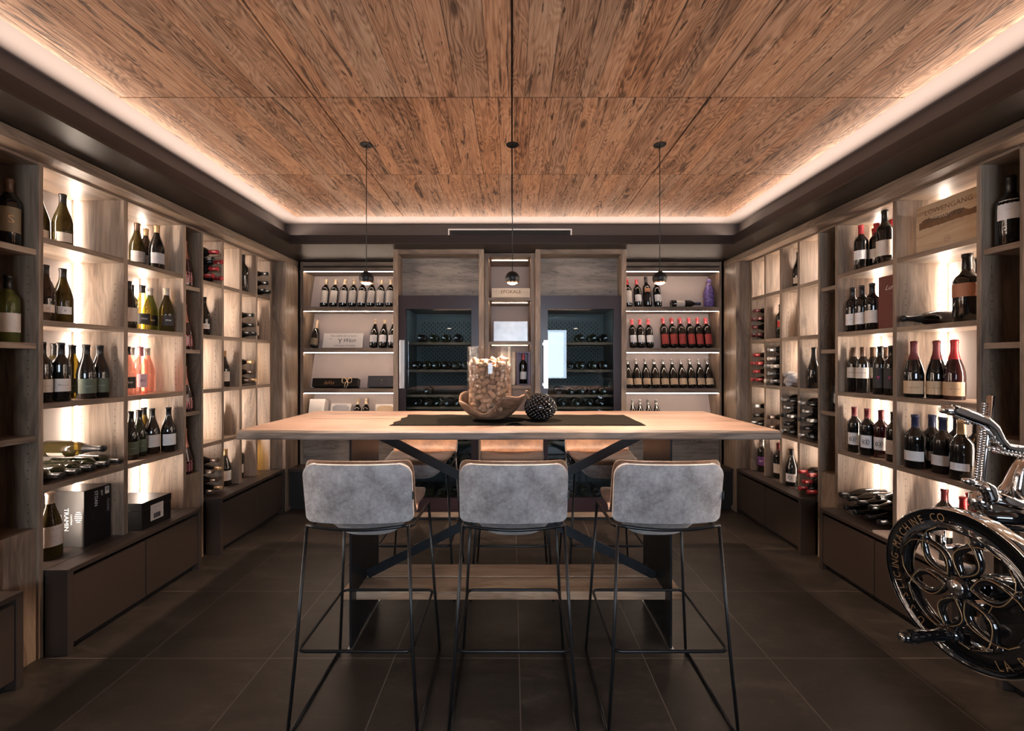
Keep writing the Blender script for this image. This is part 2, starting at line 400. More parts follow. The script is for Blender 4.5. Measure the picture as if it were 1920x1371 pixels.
m.box(-2*PW+.02, 2*PW-.02, 3.458-7*PL+.02, 3.438, 2.612, 2.632).build('panel_backing', 'plinth', ceil)
# air vent in the back cove wall
v = thing('air_vent', 'long dark slatted air vent with white frame in the cove wall above the niche column', 'air vent', (0, 3.745, 2.52))
VX0, VX1, VZ0, VZ1 = -.56, .525, 2.468, 2.592
MB().box(VX0, VX1, 3.735, 3.745, VZ1-.012, VZ1).box(VX0, VX0+.012, 3.735, 3.745, VZ0, VZ1-.012).box(VX1-.012, VX1, 3.735, 3.745, VZ0, VZ1-.012).build('vent_frame', 'white_box', v)
B(VX0+.012, VX1-.012, 3.741, 3.745, VZ0, VZ1-.012).build('vent_back', 'plinth', v)
for k in range(5):
    z = VZ0+.012+k*.021
    MB().hexa([(VX0+.03, 3.728, z), (VX1-.03, 3.728, z), (VX1-.03, 3.741, z+.008), (VX0+.03, 3.741, z+.008),
               (VX0+.03, 3.728, z+.003), (VX1-.03, 3.728, z+.003), (VX1-.03, 3.741, z+.011), (VX0+.03, 3.741, z+.011)]).build('vent_slat', 'lamp_off', v)
# ------------------------------------------------------------------ side wall shelving
XF = {-1: 2.26, 1: 2.24}; XBK = {-1: 2.565, 1: 2.545}; XBASE = {-1: 2.147, 1: 2.125}
SIDE = {-1: 'left', 1: 'right'}
ZS = [.417, .822, 1.222, 1.626, 2.0265]          # shelf tops, from the base upwards
ZTOP = 2.366
NZ = [.63, 1.072, 1.513, 1.960]
BAYS = [(2.058, 2.484), (2.511, 2.934), (3.125, 3.323), (3.348, 3.540), (3.571, 3.767), (3.790, 3.985)]
NICHE = [(1.883, 2.038), (2.959, 3.109)]
BNAME = ['nearest', 'second', 'third', 'fourth', 'fifth', 'farthest']
def upright(s, y0, y1, parent, z0=0.0):
    u = B(s*XF[s], s*XBK[s], y0, y1, z0, ZTOP).build('upright', 'oak_z', parent, bev=.0015)
    m = MB()
    for X in (.052, .245):
        for k in range(32):
            z = .62+.0405*k
            if min(abs(z-q+.013) for q in ZS) < .03: continue
            a = s*(XF[s]+X); r = .0026
            m.add([(a-r, y0-.0004, z-r), (a+r, y0-.0004, z-r), (a+r, y0-.0004, z+r), (a-r, y0-.0004, z+r)], [(0, 1, 2, 3)])
    m.build('pin_holes', 'hole', u); return u
def led(s, y, dy, parent, zr, mt='led'):
    m = MB(); x0, x1 = s*(XBK[s]-.038), s*(XBK[s]-.028)
    for z0, z1 in zr: m.box(x0, x1, y, y+dy, z0, z1)
    return m.build('led_strip', mt, parent)
def shelf_unit(s, bays, posts, nm, first):
    y0, y1 = posts[0][0], posts[-1][1]
    t = thing('wine_shelf_unit', f'{nm} oak wine shelf unit with lit compartments on the {SIDE[s]} wall', 'shelf unit', (s*2.4, (y0+y1)/2, 0), 'built-in wine shelf units')
    for a, b in posts: upright(s, a, b, t)
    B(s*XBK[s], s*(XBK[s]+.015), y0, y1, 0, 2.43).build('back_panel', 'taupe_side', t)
    B(s*(XF[s]+.001), s*XBK[s], y0, y1, ZTOP, 2.430).build('top_panel', 'oak_y', t, bev=.001)
    zr = [(a+.004, b-.034) for a, b in zip(ZS, ZS[1:]+[ZTOP+.028])]
    for a, b in bays:
        B(s*(XF[s]+.0005), s*XBK[s], a, b, .395, .417).build('bottom_shelf', 'lacquer', t)
        for z in ZS[1:]: B(s*(XF[s]+.001), s*XBK[s], a, b, z-.028, z).build('shelf', 'oak_y', t, bev=.001)
        led(s, b-.012, .010, t, zr, 'led_soft'); led(s, a+.002, .010, t, zr, 'led' if b-a > .3 else 'led_mid')
    return t
def niche(s, y0, y1, nm):
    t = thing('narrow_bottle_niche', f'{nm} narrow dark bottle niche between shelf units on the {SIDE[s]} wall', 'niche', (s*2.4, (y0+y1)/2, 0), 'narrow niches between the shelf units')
    B(s*XBK[s], s*(XBK[s]+.015), y0, y1, 0, 2.43).build('back_panel', 'taupe_side', t)
    B(s*(XF[s]+.001), s*XBK[s], y0, y1, ZTOP, 2.430).build('top_panel', 'oak_y', t)
    for z in NZ[1:]: B(s*(XF[s]+.012), s*XBK[s], y0, y1, z-.028, z).build('shelf', 'oak_y', t, bev=.001)
    B(s*(XF[s]+.012), s*XBK[s], y0, y1, 0, NZ[0]).build('lower_block', 'oak_z', t, bev=.001)
def base_cab(s, y0, y1, nd, nm):
    xf, xb = XBASE[s], XF[s]
    t = thing('base_cabinet', f'{nm} low dark brown base cabinet along the {SIDE[s]} shelves', 'cabinet', (s*(xf+.2), (y0+y1)/2, 0), 'low base cabinets')
    m = MB().box(s*xf, s*XBK[s], y0, y1, .395, .417)
    m.box(s*xf, s*XBK[s], y0, y0+.028, .0, .395).box(s*xf, s*XBK[s], y1-.028, y1, .0, .395)
    # the shelf uprights stand in notches behind the cabinet front, so the carcass is cut off there
    m2 = MB().box(s*xf, s*(xb-.002), y0, y1, .395, .417).box(s*xf, s*(xb-.002), y0, y0+.028, 0, .395).box(s*xf, s*(xb-.002), y1-.028, y1, 0, .395)
    m2.build('carcass', 'lacquer', t, bev=.0015)
    B(s*(xb-.03), s*(xb-.004), y0+.028, y1-.028, .0, .395).build('cabinet_back', 'plinth', t)
    B(s*(xf+.05), s*(xf+.06), y0+.028, y1-.028, .0, .045).build('plinth', 'plinth', t)
    L = (y1-y0-.056)/nd
    for k in range(nd):
        a = y0+.028+k*L
        B(s*(xf+.004), s*(xf+.022), a+.003, a+L-.003, .048, .372).build('door', 'lacquer', t, bev=.001)
for s in (-1, 1):
    S = SIDE[s]
    shelf_unit(s, [(1.012, 1.428), (1.453, 1.866)], [(.990, 1.012), (1.428, 1.453), (1.866, 1.883)], 'foremost', False)
    shelf_unit(s, BAYS[:2], [(2.038, 2.058), (2.484, 2.511), (2.934, 2.959)], 'wide two-bay', True)
    shelf_unit(s, BAYS[2:], [(3.109, 3.125), (3.323, 3.348), (3.540, 3.571), (3.767, 3.790), (3.985, 4.012)], 'slim four-bay', True)
    niche(s, *NICHE[0], 'near'); niche(s, *NICHE[1], 'far')
    base_cab(s, .99, 1.876, 2, 'foremost'); base_cab(s, 2.062, 2.952, 2, 'middle'); base_cab(s, 3.145, 4.035, 2, 'far')
    h = B(s*XBASE[s], s*(XF[s]+.0), .99, 4.285, 2.378, 2.4335).build('header_board', 'oak_y', bev=.002)
    tag(h, f'long oak header board running above the {S} wall shelves', 'header board', 'header boards')
    c = thing('corner_panel', f'oak corner panel closing the {S} wall shelves at the back', 'panel', (s*2.2, 4.1, 0), 'oak corner panels')
    B(s*XBASE[s], s*(XBK[s]), 4.045, 4.075, 0, 2.377).build('end_board', 'oak_z', c, bev=.001)
    B(s*XBASE[s], s*(XBASE[s]+.02), 4.076, 4.28, 0, 2.377).build('return_board', 'oak_z', c, bev=.001)
    B(s*XF[s], s*(XBK[s]), 4.013, 4.044, 0, 2.377).build('filler_board', 'oak_z', c)

# ------------------------------------------------------------------ back wall: two lit shelf units, two wine fridges, niche column
BZ = [.745, 1.158, 1.567, 1.982]; BTOP = 2.336; BF = 4.285
def back_unit(s):
    x0, x1 = (-2.125, -1.075) if s < 0 else (1.036, 2.103)
    t = thing('lit_display_shelves', f'oak display shelves with slanted backs at the back wall, {SIDE[s]} of the fridges', 'shelf unit', ((x0+x1)/2, 4.4, 0), 'lit display shelves at the back')
    B(x0, x0+.030 if s < 0 else x0+.012, BF-.004, 4.58, 0, 2.432).build('upright', 'oak_z', t, bev=.001)
    B(x1-.022 if s > 0 else x1-.012, x1, BF-.004, 4.58, 0, 2.432).build('upright', 'oak_z', t, bev=.001)
    a, b = (x0+.030, x1-.012) if s < 0 else (x0+.012, x1-.022)
    B(a, b, BF, 4.58, BTOP, 2.431).build('top_board', 'oak_x', t, bev=.001)
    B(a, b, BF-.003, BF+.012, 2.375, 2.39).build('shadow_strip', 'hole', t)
    B(a, b, 4.56, 4.60, 0, 2.43).build('back_board', 'plinth', t)
    zz = BZ+[BTOP+.045]
    for k, z in enumerate(BZ):
        B(a, b, BF, 4.56, z-.045, z).build('shelf', 'oak_x', t, bev=.001)
        z1 = zz[k+1]-.045
        MB().hexa([(a, 4.43, z), (b, 4.43, z), (b, 4.445, z), (a, 4.445, z), (a, 4.53, z1), (b, 4.53, z1), (b, 4.545, z1), (a, 4.545, z1)]).build('slanted_back', 'taupe', t)
        B(a+.005, b-.005, BF+.003, BF+.006, z1-.0034, z1-.0003).build('led_strip', 'led_back', t)
    B(a, b, BF+.004, BF+.022, .405, .695).build('lower_door', 'oak_door', t, bev=.001)
    # dark base in front
    xe = -XBASE[-1]+.004 if s < 0 else XBASE[1]-.004
    xi = -1.085 if s < 0 else 1.048
    c = thing('back_base_cabinet', f'low black base cabinet under the back wall shelves, {SIDE[s]} of the fridges', 'cabinet', ((xe+xi)/2, 4.2, 0), 'low black cabinets at the back wall')
    B(xe, xi, 4.085, BF-.006, .375, .40).build('cabinet_top', 'lacquer', c, bev=.001)
    B(xe, xi, 4.10, BF-.006, .05, .374).build('cabinet_front', 'plinth', c)
    B(xe, xi, 4.13, BF-.006, 0, .049).build('plinth', 'plinth', c)
for s in (-1, 1): back_unit(s)

FR = {-1: (-1.063, -.253), 1: (.211, 1.024)}
FY = 3.815
for s in (-1, 1):
    x0, x1 = FR[s]; S = SIDE[s]
    t = thing('fridge_surround', f'tall oak surround framing the {S} wine fridge', 'cabinet', ((x0+x1)/2, 4.1, 0), 'oak fridge surrounds')
    B(x0, x0+.044, FY, 4.55, .0, 2.434).build('side_board', 'oak_z', t, bev=.0015)
    B(x1-.044, x1, FY, 4.55, .0, 2.434).build('side_board', 'oak_z', t, bev=.0015)
    B(x0+.044, x1-.044, FY, 4.55, 2.39, 2.434).build('top_board', 'oak_x', t, bev=.0015)
    B(x0+.044, x1-.044, 3.965, 3.985, 2.03, 2.39).build('upper_panel', 'oak_door', t, bev=.001)
    B(x0+.044, x1-.044, FY+.004, 4.5, .035, .078).build('bottom_board', 'oak_x', t, bev=.001)
    B(x0+.044, x1-.044, FY+.03, FY+.05, 0, .034).build('plinth', 'plinth', t)
    # fridge
    a, b = x0+.046, x1-.046; zb, zt = .082, 2.022; yd = FY+.012
    f = thing('wine_fridge', f'tall glass-door wine fridge with aubergine frame, {S} of the niche column', 'wine fridge', ((a+b)/2, 4.1, zb), 'wine fridges')
    gx0, gx1, gz0, gz1 = a+.064, b-.066, .205, 1.902
    fr = MB().box(a, gx0, yd, yd+.04, zb, zt).box(gx1, b, yd, yd+.04, zb, zt).box(gx0, gx1, yd, yd+.04, zb, gz0).box(gx0, gx1, yd, yd+.04, gz1, zt)
    d = fr.build('door_frame', 'aubergine', f)
    B(gx0, gx1, yd+.006, yd+.012, gz0, gz1).build('glass_pane', 'door_glass', d)
    yb = 4.42
    m = MB().box(a, a+.03, yd+.042, yb, zb, zt).box(b-.03, b, yd+.042, yb, zb, zt).box(a+.03, b-.03, yd+.042, yb, zb, gz0-.02).box(a+.03, b-.03, yd+.042, yb, gz1+.02, zt).box(a, b, yb, yb+.02, zb, zt)
    m.build('liner', 'steel_int', f)
    m = MB()
    for k in range(13):
        for j in range(30):
            xx = a+.09+k*.045+(j % 2)*.0225; z = 1.22+j*.021
            if xx > b-.08: continue
            m.hexa([(xx-.006, yb-.003, z-.008), (xx+.006, yb-.003, z-.008), (xx+.006, yb-.001, z-.008), (xx-.006, yb-.001, z-.008),
                    (xx-.004, yb-.003, z+.008), (xx+.004, yb-.003, z+.008), (xx+.004, yb-.001, z+.008), (xx-.004, yb-.001, z+.008)])
    q = m.build('perforation', 'plinth', f)
    B(a+.03, b-.03, yd+.045, yb, .445, .475).build('divider', 'plinth', f)
    B(gx0, gx1, yd-.001, yd+.005, .450, .468).build('divider_trim', 'raw_steel', d)
    B(a+.12, b-.12, yd+.06, yd+.075, gz1+.010, gz1+.018).build('lamp', 'led_fridge', f)
    for z in (1.600, 1.352, 1.125, 1.015, .70):
        B(a+.031, b-.031, yd+.055, 4.38, z-.012, z).build('rack_shelf', 'oak_x', f)
        B(a+.031, b-.031, yd+.046, yd+.054, z-.018, z+.004).build('rack_front', 'oak_x', f)
    hx = a+.018 if s < 0 else a+.012
    h = B(hx+.008, hx+.050, FY-.062, FY-.042, 1.19, 1.62).build('handle', 'alu', f, bev=.004)
    for z in (1.225, 1.585): B(hx+.002, hx+.026, FY-.042, yd-.0005, z-.012, z+.012).build('handle_bracket', 'alu', h)
# centre niche column
t = thing('niche_column', 'narrow oak column with lit niches between the two wine fridges', 'shelf column', (-.02, 4.2, 0))
NX0, NX1, NY = -.2515, .2095, 3.96
B(NX0, NX0+.036, NY, 4.4, 0, 2.434).build('side_board', 'oak_z', t, bev=.001)
B(NX1-.036, NX1, NY, 4.4, 0, 2.434).build('side_board', 'oak_z', t, bev=.001)
B(NX0+.036, NX1-.036, NY, 4.4, 2.402, 2.434).build('top_board', 'oak_x', t)
B(NX0+.036, NX1-.036, 4.36, 4.38, 0, 2.40).build('back_panel', 'taupe', t)
CZS = [.80, 1.209, 1.617, 2.025]
for z in CZS:
    B(NX0+.036, NX1-.036, NY, 4.36, z-.03, z).build('shelf', 'oak_x', t, bev=.001)
for z1 in (2.402, 1.995, 1.587, 1.179):
    B(NX0+.06, NX1-.06, NY+.13, NY+.138, z1-.004, z1-.0003).build('led_strip', 'led_niche', t)
B(NX0+.036, NX1-.036, NY+.01, NY+.03, 0, .769).build('lower_door', 'oak_door', t)

# ------------------------------------------------------------------ table
TY0, TY1, TZ = 1.921, 2.738, 1.112
t = thing('bar_table', 'long high oak bar table with black steel plate legs and crossed braces', 'table', (0, 2.33, 0))
m = MB(); n = 140; prof = []
rng = random.Random(5)
def wob(x, k): return .008*math.sin(3.1*x+k)+.005*math.sin(9.7*x+2*k)+.003*math.sin(23*x+3*k)
x0, x1 = -1.246, 1.212; vs = []; fs = []
for i in range(n+1):
    x = x0+(x1-x0)*i/n; e = 1.0 if 0 < i < n else 0.0; xx = x
    yt, yb_ = TY0+.022+wob(x, 0), TY0+.4*wob(x, 0)
    ring = [(xx, yb_+.004, TZ-.040), (xx, yb_, TZ-.034), (xx, yt-.012, TZ-.010), (xx, yt, TZ-.001), (xx, yt+.01, TZ),
            (xx, TY1-.03-wob(x, 2), TZ), (xx, TY1-.018-wob(x, 2), TZ-.006), (xx, TY1, TZ-.034), (xx, TY1-.004, TZ-.040)]
    vs += ring
K = 9
ft = [];
for i in range(n):
    for k in range(K): fs.append((i*K+k, (i+1)*K+k, (i+1)*K+(k+1) % K, i*K+(k+1) % K))
fs.append(tuple(range(K))); fs.append(tuple(n*K+k for k in range(K))[::-1])
m.add(vs, fs)
top = m.build('tabletop', 'table', t)
top.data.materials.append(M['table_edge'])
for p in top.data.polygons:
    k = p.vertices[0] % K if len(p.vertices) == 4 else 99
    if k in (0, 1, 2, 6, 7) or k == 99: p.material_index = 1
B(-1.1, 1.05, 2.329, 2.3305, TZ+.0002, TZ+.0006).build('plank_joint', 'hole', top)
for sx in (-1.05, 1.02):
    MB().hexa([(sx-.035, 2.10, TZ-.072), (sx+.035, 2.10, TZ-.072), (sx+.035, 2.56, TZ-.072), (sx-.035, 2.56, TZ-.072),
               (sx-.035, 1.99, TZ-.0405), (sx+.035, 1.99, TZ-.0405), (sx+.035, 2.67, TZ-.0405), (sx-.035, 2.67, TZ-.0405)]).build('batten', 'table_edge', t, bev=.002)
for sx, d in ((-.80, -1), (.788, 1)):
    l = B(sx-.005, sx+.005, 2.112, 2.546, .004, TZ-.046).build('leg_plate', 'raw_steel', t)
    B(sx-.012, sx+.012, 2.106, 2.552, 0, .0045).build('foot_plate', 'alu', l)
    B(sx-.005, sx+d*.11, 2.10, 2.56, TZ-.0455, TZ-.0405).build('mounting_plate', 'raw_steel', l)
for a, b, yy in ((( -.792, TZ-.05), (.78, .262), 2.322), ((.78, TZ-.05), (-.792, .262), 2.338)):
    d = Vector((b[0]-a[0], 0, b[1]-a[1])).normalized(); nn = Vector((-d.z, 0, d.x))*.024
    pa, pb = Vector((a[0], yy, a[1])), Vector((b[0], yy, b[1])); h = Vector((0, .005, 0))
    q0, q1 = pa-nn-h, pb-nn-h; MB().hexa([q0, q1, pb-nn+h, pa-nn+h, pa+nn-h, pb+nn-h, pb+nn+h, pa+nn+h]).build('cross_brace', 'raw_steel', t)
for y0, y1 in ((2.18, 2.322), (2.340, 2.478)):
    B(-.869, .867, y0, y1, .207, .249).build('footrest_plank', 'bench', t, bev=.003)

# ------------------------------------------------------------------ bar stools
def shell_grid(side):
    # profile of the stool shell seen from the side: (y, z, half width)
    P = [(.205, .796, .165), (.19, .806, .180), (.12, .803, .193), (.02, .793, .197), (-.07, .786, .200), (-.125, .795, .203), (-.158, .822, .204),
         (-.178, .868, .205), (-.192, .920, .206), (-.206, .975, .206), (-.213, 1.018, .204), (-.217, 1.041, .190)]
    nv = 14; V = []
    for i, (y, z, hw) in enumerate(P):
        a, b = P[max(i-1, 0)], P[min(i+1, len(P)-1)]
        ty, tz = b[0]-a[0], b[1]-a[1]; L = math.hypot(ty, tz); ny, nz = tz/L, -ty/L      # normal towards the sitter (+y / +z)
        if ny < 0 and nz < 0: ny, nz = -ny, -nz
        u = i/(len(P)-1); back = min(1, max(0, (u-.36)/.10)); wing = math.exp(-((u-.36)/.075)**2)
        for j in range(nv+1):
            v = -1+2*j/nv; e = abs(v)**3
            lift = .012*(1-back)*e+.034*wing*e
            fwd = .034*back*e
            p = (hw*v*1.05, y+fwd, z+lift)
            V.append((p, (ny, nz), u, v, back))
    return V, len(P), nv+1
def shell(side):
    V, nu, nv = shell_grid(side); A = []; Bq = []
    for (x, y, z), (ny, nz), u, v, back in V:
        edge = (1-abs(v)**6)*(1-(2*abs(u-.5))**10)
        if side == 'in':
            t0, t1 = .0, (.012+.010*edge)
        else:
            bulge = .104*(1-back)*(1-v**4)*(0.25+.75*min(1, u/.12))
            t0, t1 = -.001, -(.002+.003*edge)-bulge
        A.append((x, y+ny*t0, z+nz*t0)); sx = 1.0 if side == 'in' else .985-.10*(1-back)
        Bq.append((x*sx, y+ny*t1, z+nz*t1))
    fs = []
    if side == 'out': nu = 7; A = A[:nu*nv]; Bq = Bq[:nu*nv]
    n = nu*nv
    if side == 'in': A, Bq = Bq, A
    for i in range(nu-1):
        for j in range(nv-1):
            a = i*nv+j; fs.append((a, a+1, a+nv+1, a+nv)); fs.append((n+a, n+a+nv, n+a+nv+1, n+a+1))
    def rim(seq):
        for a, b in zip(seq, seq[1:]): fs.append((a, n+a, n+b, b))
    ring = [j for j in range(nv)]+[i*nv+nv-1 for i in range(1, nu)]+[(nu-1)*nv+j for j in range(nv-2, -1, -1)]+[i*nv for i in range(nu-2, -1, -1)]
    rim(ring)
    return MB().add(A+Bq, fs, True)
def make_stool():
    r = thing('bar_stool', '', 'bar stool', (0, 0, 0), 'bar stools around the high table')
    c = shell('out').build('seat_shell', 'suede_daylit', r); c['label'] = 'daylight-tinted nubuck underside of the seat'
    s_ = c.modifiers.new('s', 'SUBSURF'); s_.levels = s_.render_levels = 1
    nv, nz = 26, 24; vs = []; fs = []
    for side in (0, 1):
        for j in range(nz+1):
            q = .5-.5*math.cos(PI*j/nz)
            for i in range(nv+1):
                v = -1+2*i/nv; hw, z0, z1 = .2115, .795, 1.032
                rt, rb = .052, .022; x = hw*v; z = z0+(z1-z0)*q
                for (rc, zc, top) in ((rt, z1-rt, True), (rb, z0+rb, False)):       # round the corners
                    if (z > zc if top else z < zc):
                        dz = abs(z-zc)/rc; lim = hw-rc+rc*math.sqrt(max(0, 1-min(1, dz)**2)); x = max(-lim, min(lim, x)) if abs(x) > lim else x
                y = -.187-.042*(z-.8)/.245-.014*(1-v*v)+.020*abs(v)**3
                vs.append((x, y+(.016 if side == 0 else 0), z))
    n0 = (nv+1)*(nz+1)
    for j in range(nz):
        for i in range(nv): a = j*(nv+1)+i; fs.append((a, a+nv+1, a+nv+2, a+1)); fs.append((n0+a, n0+a+1, n0+a+nv+2, n0+a+nv+1))
    rg = list(range(nv+1))+[j*(nv+1)+nv for j in range(1, nz+1)]+[nz*(nv+1)+i for i in range(nv-1, -1, -1)]+[j*(nv+1) for j in range(nz-1, -1, -1)]
    for a, b in zip(rg, rg[1:]): fs.append((a, b, n0+b, n0+a))
    c = MB().add(vs, fs, True).build('backrest_shell', 'suede_daylit', r, bev=.003); c['label'] = 'daylight-tinted nubuck back of the backrest'
    c2 = shell('in').build('seat_cushion', 'suede_lamplit', r); c2['label'] = 'lamplight-tinted nubuck inner face and rim'
    s_ = c2.modifiers.new('s', 'SUBSURF'); s_.levels = s_.render_levels = 1
    B(.2115, .2175, -.192, -.172, .888, .918).build('brand_tag', 'black_rubber', r)
    R = .0068
    for sx in (-1, 1):
        MB().tube([(sx*.245, -.245, .008), (sx*.222, -.227, .318), (sx*.197, -.192, .786)], R).build('leg', 'black_metal', r)
        MB().tube([(sx*.245, .246, .008), (sx*.224, .224, .318), (sx*.200, .198, .752)], R).build('leg', 'black_metal', r)
        MB().tube([(sx*.245, -.245, .0072), (sx*.245, .246, .0072)], R).build('floor_runner', 'black_metal', r)
        MB().tube(fillet([(sx*.197, -.192, .786), (sx*.203, -.14, .768), (sx*.200, .198, .752)], .03), R).build('seat_rail', 'black_metal', r)
    ring = fillet([(0, -.222, .318), (-.218, -.222, .318), (-.218, .218, .318), (.218, .218, .318), (.218, -.222, .318), (.01, -.222, .318)], .03)
    MB().tube(ring, R*.95, closed=True).build('footrest', 'black_metal', r)
    k = 12; pts = [(.197*(-1+2*i/k), -.192-.024*(1-(-1+2*i/k)**2), .788-.010*(1-(-1+2*i/k)**2)) for i in range(k+1)]
    MB().tube(pts, R).build('back_rail', 'black_metal', r)
    return r
st = make_stool(); first = True
ST = [(-.600, 1.85, 0, 'left', 'near'), (.006, 1.85, 0, 'middle', 'near'), (.608, 1.85, 0, 'right', 'near'),
      (-.590, 2.78, PI, 'left', 'far'), (0.0, 2.78, PI, 'middle', 'far'), (.578, 2.78, PI, 'right', 'far')]
for x, y, rz, a, b in ST:
    o = st if first else dup(st); first = False
    o.location = (x, y, 0); o.rotation_euler = (0, 0, rz)
    o['label'] = (f'{a} bar stool on the near side, its daylight-tinted nubuck back facing the camera' if b == 'near'
                  else f'{a} bar stool behind the table, its lamplight-tinted seat front facing the camera')

# ------------------------------------------------------------------ pendants
def pend(x, side):
    t = thing('pendant_lamp', f'{side} black ball pendant lamp with copper ring hanging above the table', 'pendant lamp', (x, 2.31, 1.876), 'ball pendant lamps')
    prof = []; R = .0385
    for k in range(13):
        a = PI/2-k*(PI/2+.60)/12; prof.append((R*math.cos(a), R*math.sin(a)))
    MB().lathe([(max(r, .0001), z) for r, z in prof], 28, (x, 2.31, 1.876)).build('shade', 'black_ball', t)
    zc = R*math.sin(-.60); rc = R*math.cos(-.60)
    MB().lathe([(rc+.0006, zc+.002), (rc+.0006, zc-.003), (rc-.004, zc-.004)], 28, (x, 2.31, 1.876)).build('copper_ring', 'copper', t)
    pr = [(rc-.003, zc-.003)]
    for k in range(1, 8):
        a = -.60-.1-(PI/2-.70)*k/7; pr.append((max((R-.003)*math.cos(a), .0001), (R-.003)*math.sin(a)))
    MB().lathe(pr, 24, (x, 2.31, 1.876)).build('lens', 'lens', t)
    MB().tube([(x, 2.31, 1.912), (x, 2.31, 2.602)], .0022, 6).build('cable', 'black_rubber', t)
    MB().lathe([(.0001, 2.5985), (.026, 2.5985), (.033, 2.5965), (.034, 2.5995)], 28, (x, 2.31, 0)).build('canopy', 'black_ball', t)
    l = bpy.data.lights.new('pendant_spot', 'SPOT'); l.energy = P_SPOT; l.color = (1, .71, .52); l.spot_size = math.radians(94); l.spot_blend = .2; l.shadow_soft_size = .015
    o = bpy.data.objects.new('pendant_spot', l); COL.objects.link(o); o.location = (0, 0, -.045); o.parent = t
for x, sd in ((-.788, 'left'), (.002, 'middle'), (.80, 'right')): pend(x, sd)
# ------------------------------------------------------------------ wine bottles
KIND = {  # glass profile (r, z) in metres, capsule start, body radius
 'bord': ([(.0001, .006), (.026, .002), (.034, 0), (.0378, .004), (.0380, .185), (.0365, .198), (.030, .212), (.0195, .226), (.0150, .240), (.0142, .284), (.0160, .285), (.0160, .298), (.0145, .300), (.0001, .300)], .238),
 'burg': ([(.0001, .006), (.028, .002), (.037, 0), (.0412, .004), (.0415, .135), (.0395, .152), (.0330, .180), (.0240, .208), (.0170, .232), (.0145, .250), (.0142, .282), (.0160, .283), (.0160, .294), (.0145, .296), (.0001, .296)], .246),
 'champ': ([(.0001, .008), (.030, .002), (.040, 0), (.0440, .005), (.0442, .125), (.0425, .148), (.0350, .182), (.0250, .214), (.0175, .245), (.0152, .265), (.0152, .300), (.0170, .304), (.0165, .318), (.0001, .321)], .215),
 'squat': ([(.0001, .006), (.032, .002), (.043, 0), (.0470, .004), (.0475, .165), (.0455, .185), (.037, .203), (.0235, .218), (.0170, .230), (.0160, .284), (.0180, .285), (.0180, .302), (.0001, .303)], .232),
 'deco': ([(.0001, .006), (.034, .002), (.047, 0), (.0500, .006), (.0500, .085), (.0470, .120), (.036, .165), (.024, .215), (.0175, .25), (.016, .30), (.018, .302), (.017, .322), (.0001, .324)], .19),
}
LAB = {  # material, z0, z1, half angle, text, size, ink, shear
 'script': ('paper', .050, .115, 62, 'Pr~~~', .016, 'ink', .5), 'cream': ('paper', .045, .130, 70, None, 0, None, 0), 'ivory': ('paper', .030, .165, 75, '- - -', .010, 'ink_brown', 0),
 'white': ('paper_white', .045, .120, 60, '-----', .010, 'ink', 0), 'small': ('paper', .035, .085, 45, '~~~', .011, 'ink', .4), 'oval': ('paper_white', .050, .090, 40, '|||', .014, 'ink', 0),
 'green': ('lab_greenstripe', .030, .110, 62, '~~~~~', .010, 'ink_white', .3), 'black': ('lab_black', .040, .110, 55, 'MW', .018, 'ink_white', 0), 'rose': ('lab_pink', .040, .125, 42, 'RC', .024, 'ink', .4),
 'kraft': ('paper_kraft', .022, .095, 72, '~~~ del Conte', .010, 'ink', .4), 'amistar': ('paper', .095, .165, 66, 'AMISTAR', .012, 'ink_brown', 0), 'mag': ('lab_black', .040, .165, 55, 'Y', .030, 'lab_magenta', 0),
 'whitelow': ('paper_white', .045, .100, 62, '------', .009, 'ink', 0), 'dots': ('paper_white', .050, .088, 48, 'o', .01, 'ink', 0), 'spiral': ('paper_white', .050, .130, 48, '@', .045, 'ink', 0),
 'redband': ('paper_white', .070, .130, 60, '-----', .008, 'ink', 0), 'darkred': ('lab_darkred', .022, .125, 62, '-- --', .012, 'paper', 0), 'schiava': ('paper_kraft', .020, .085, 66, '~~~', .012, 'ink', .4),
 'sun': ('lab_orange', .135, .175, 45, '*', .04, 'cap_gold', 0), 'gold': ('lab_goldblack', .020, .095, 70, '~~~~', .012, 'cap_gold', 0), 'red': ('lab_red', .100, .155, 26, None, 0, None, 0),
 'purple': ('lab_purple', .060, .140, 60, 'okl', .026, 'ink_white', 0), 'cream2': ('paper', .045, .125, 60, '~~~~', .010, 'lab_red', .2), 'round': ('paper_white', .035, .100, 55, 'O', .04, 'cap_brown', 0),
 'hex': ('paper_white', .110, .195, 42, '-----', .010, 'ink_brown', 0), 'orange': ('lab_orange', .110, .170, 70, None, 0, None, 0), 'art': ('lab_goldblack', .060, .170, 60, 'S', .05, 'cap_gold', 0),
 'stripe': ('paper', .060, .150, 62, '~~~~~', .010, 'ink', .3), 'copper': ('cap_rose', .0, .10, 178, None, 0, None, 0), 'gries': ('paper_grey', .040, .110, 60, '~~~', .012, 'ink', .4),
}
_mc = {}
def rad_at(kind, z):
    P = KIND[kind][0]
    for (r0, z0), (r1, z1) in zip(P[2:], P[3:]):
        if z0 <= z <= z1 and z1 > z0: return r0+(r1-r0)*(z-z0)/(z1-z0)
    return P[4][0]
def meshc(key, fn):
    if key not in _mc: _mc[key] = fn()
    return _mc[key]
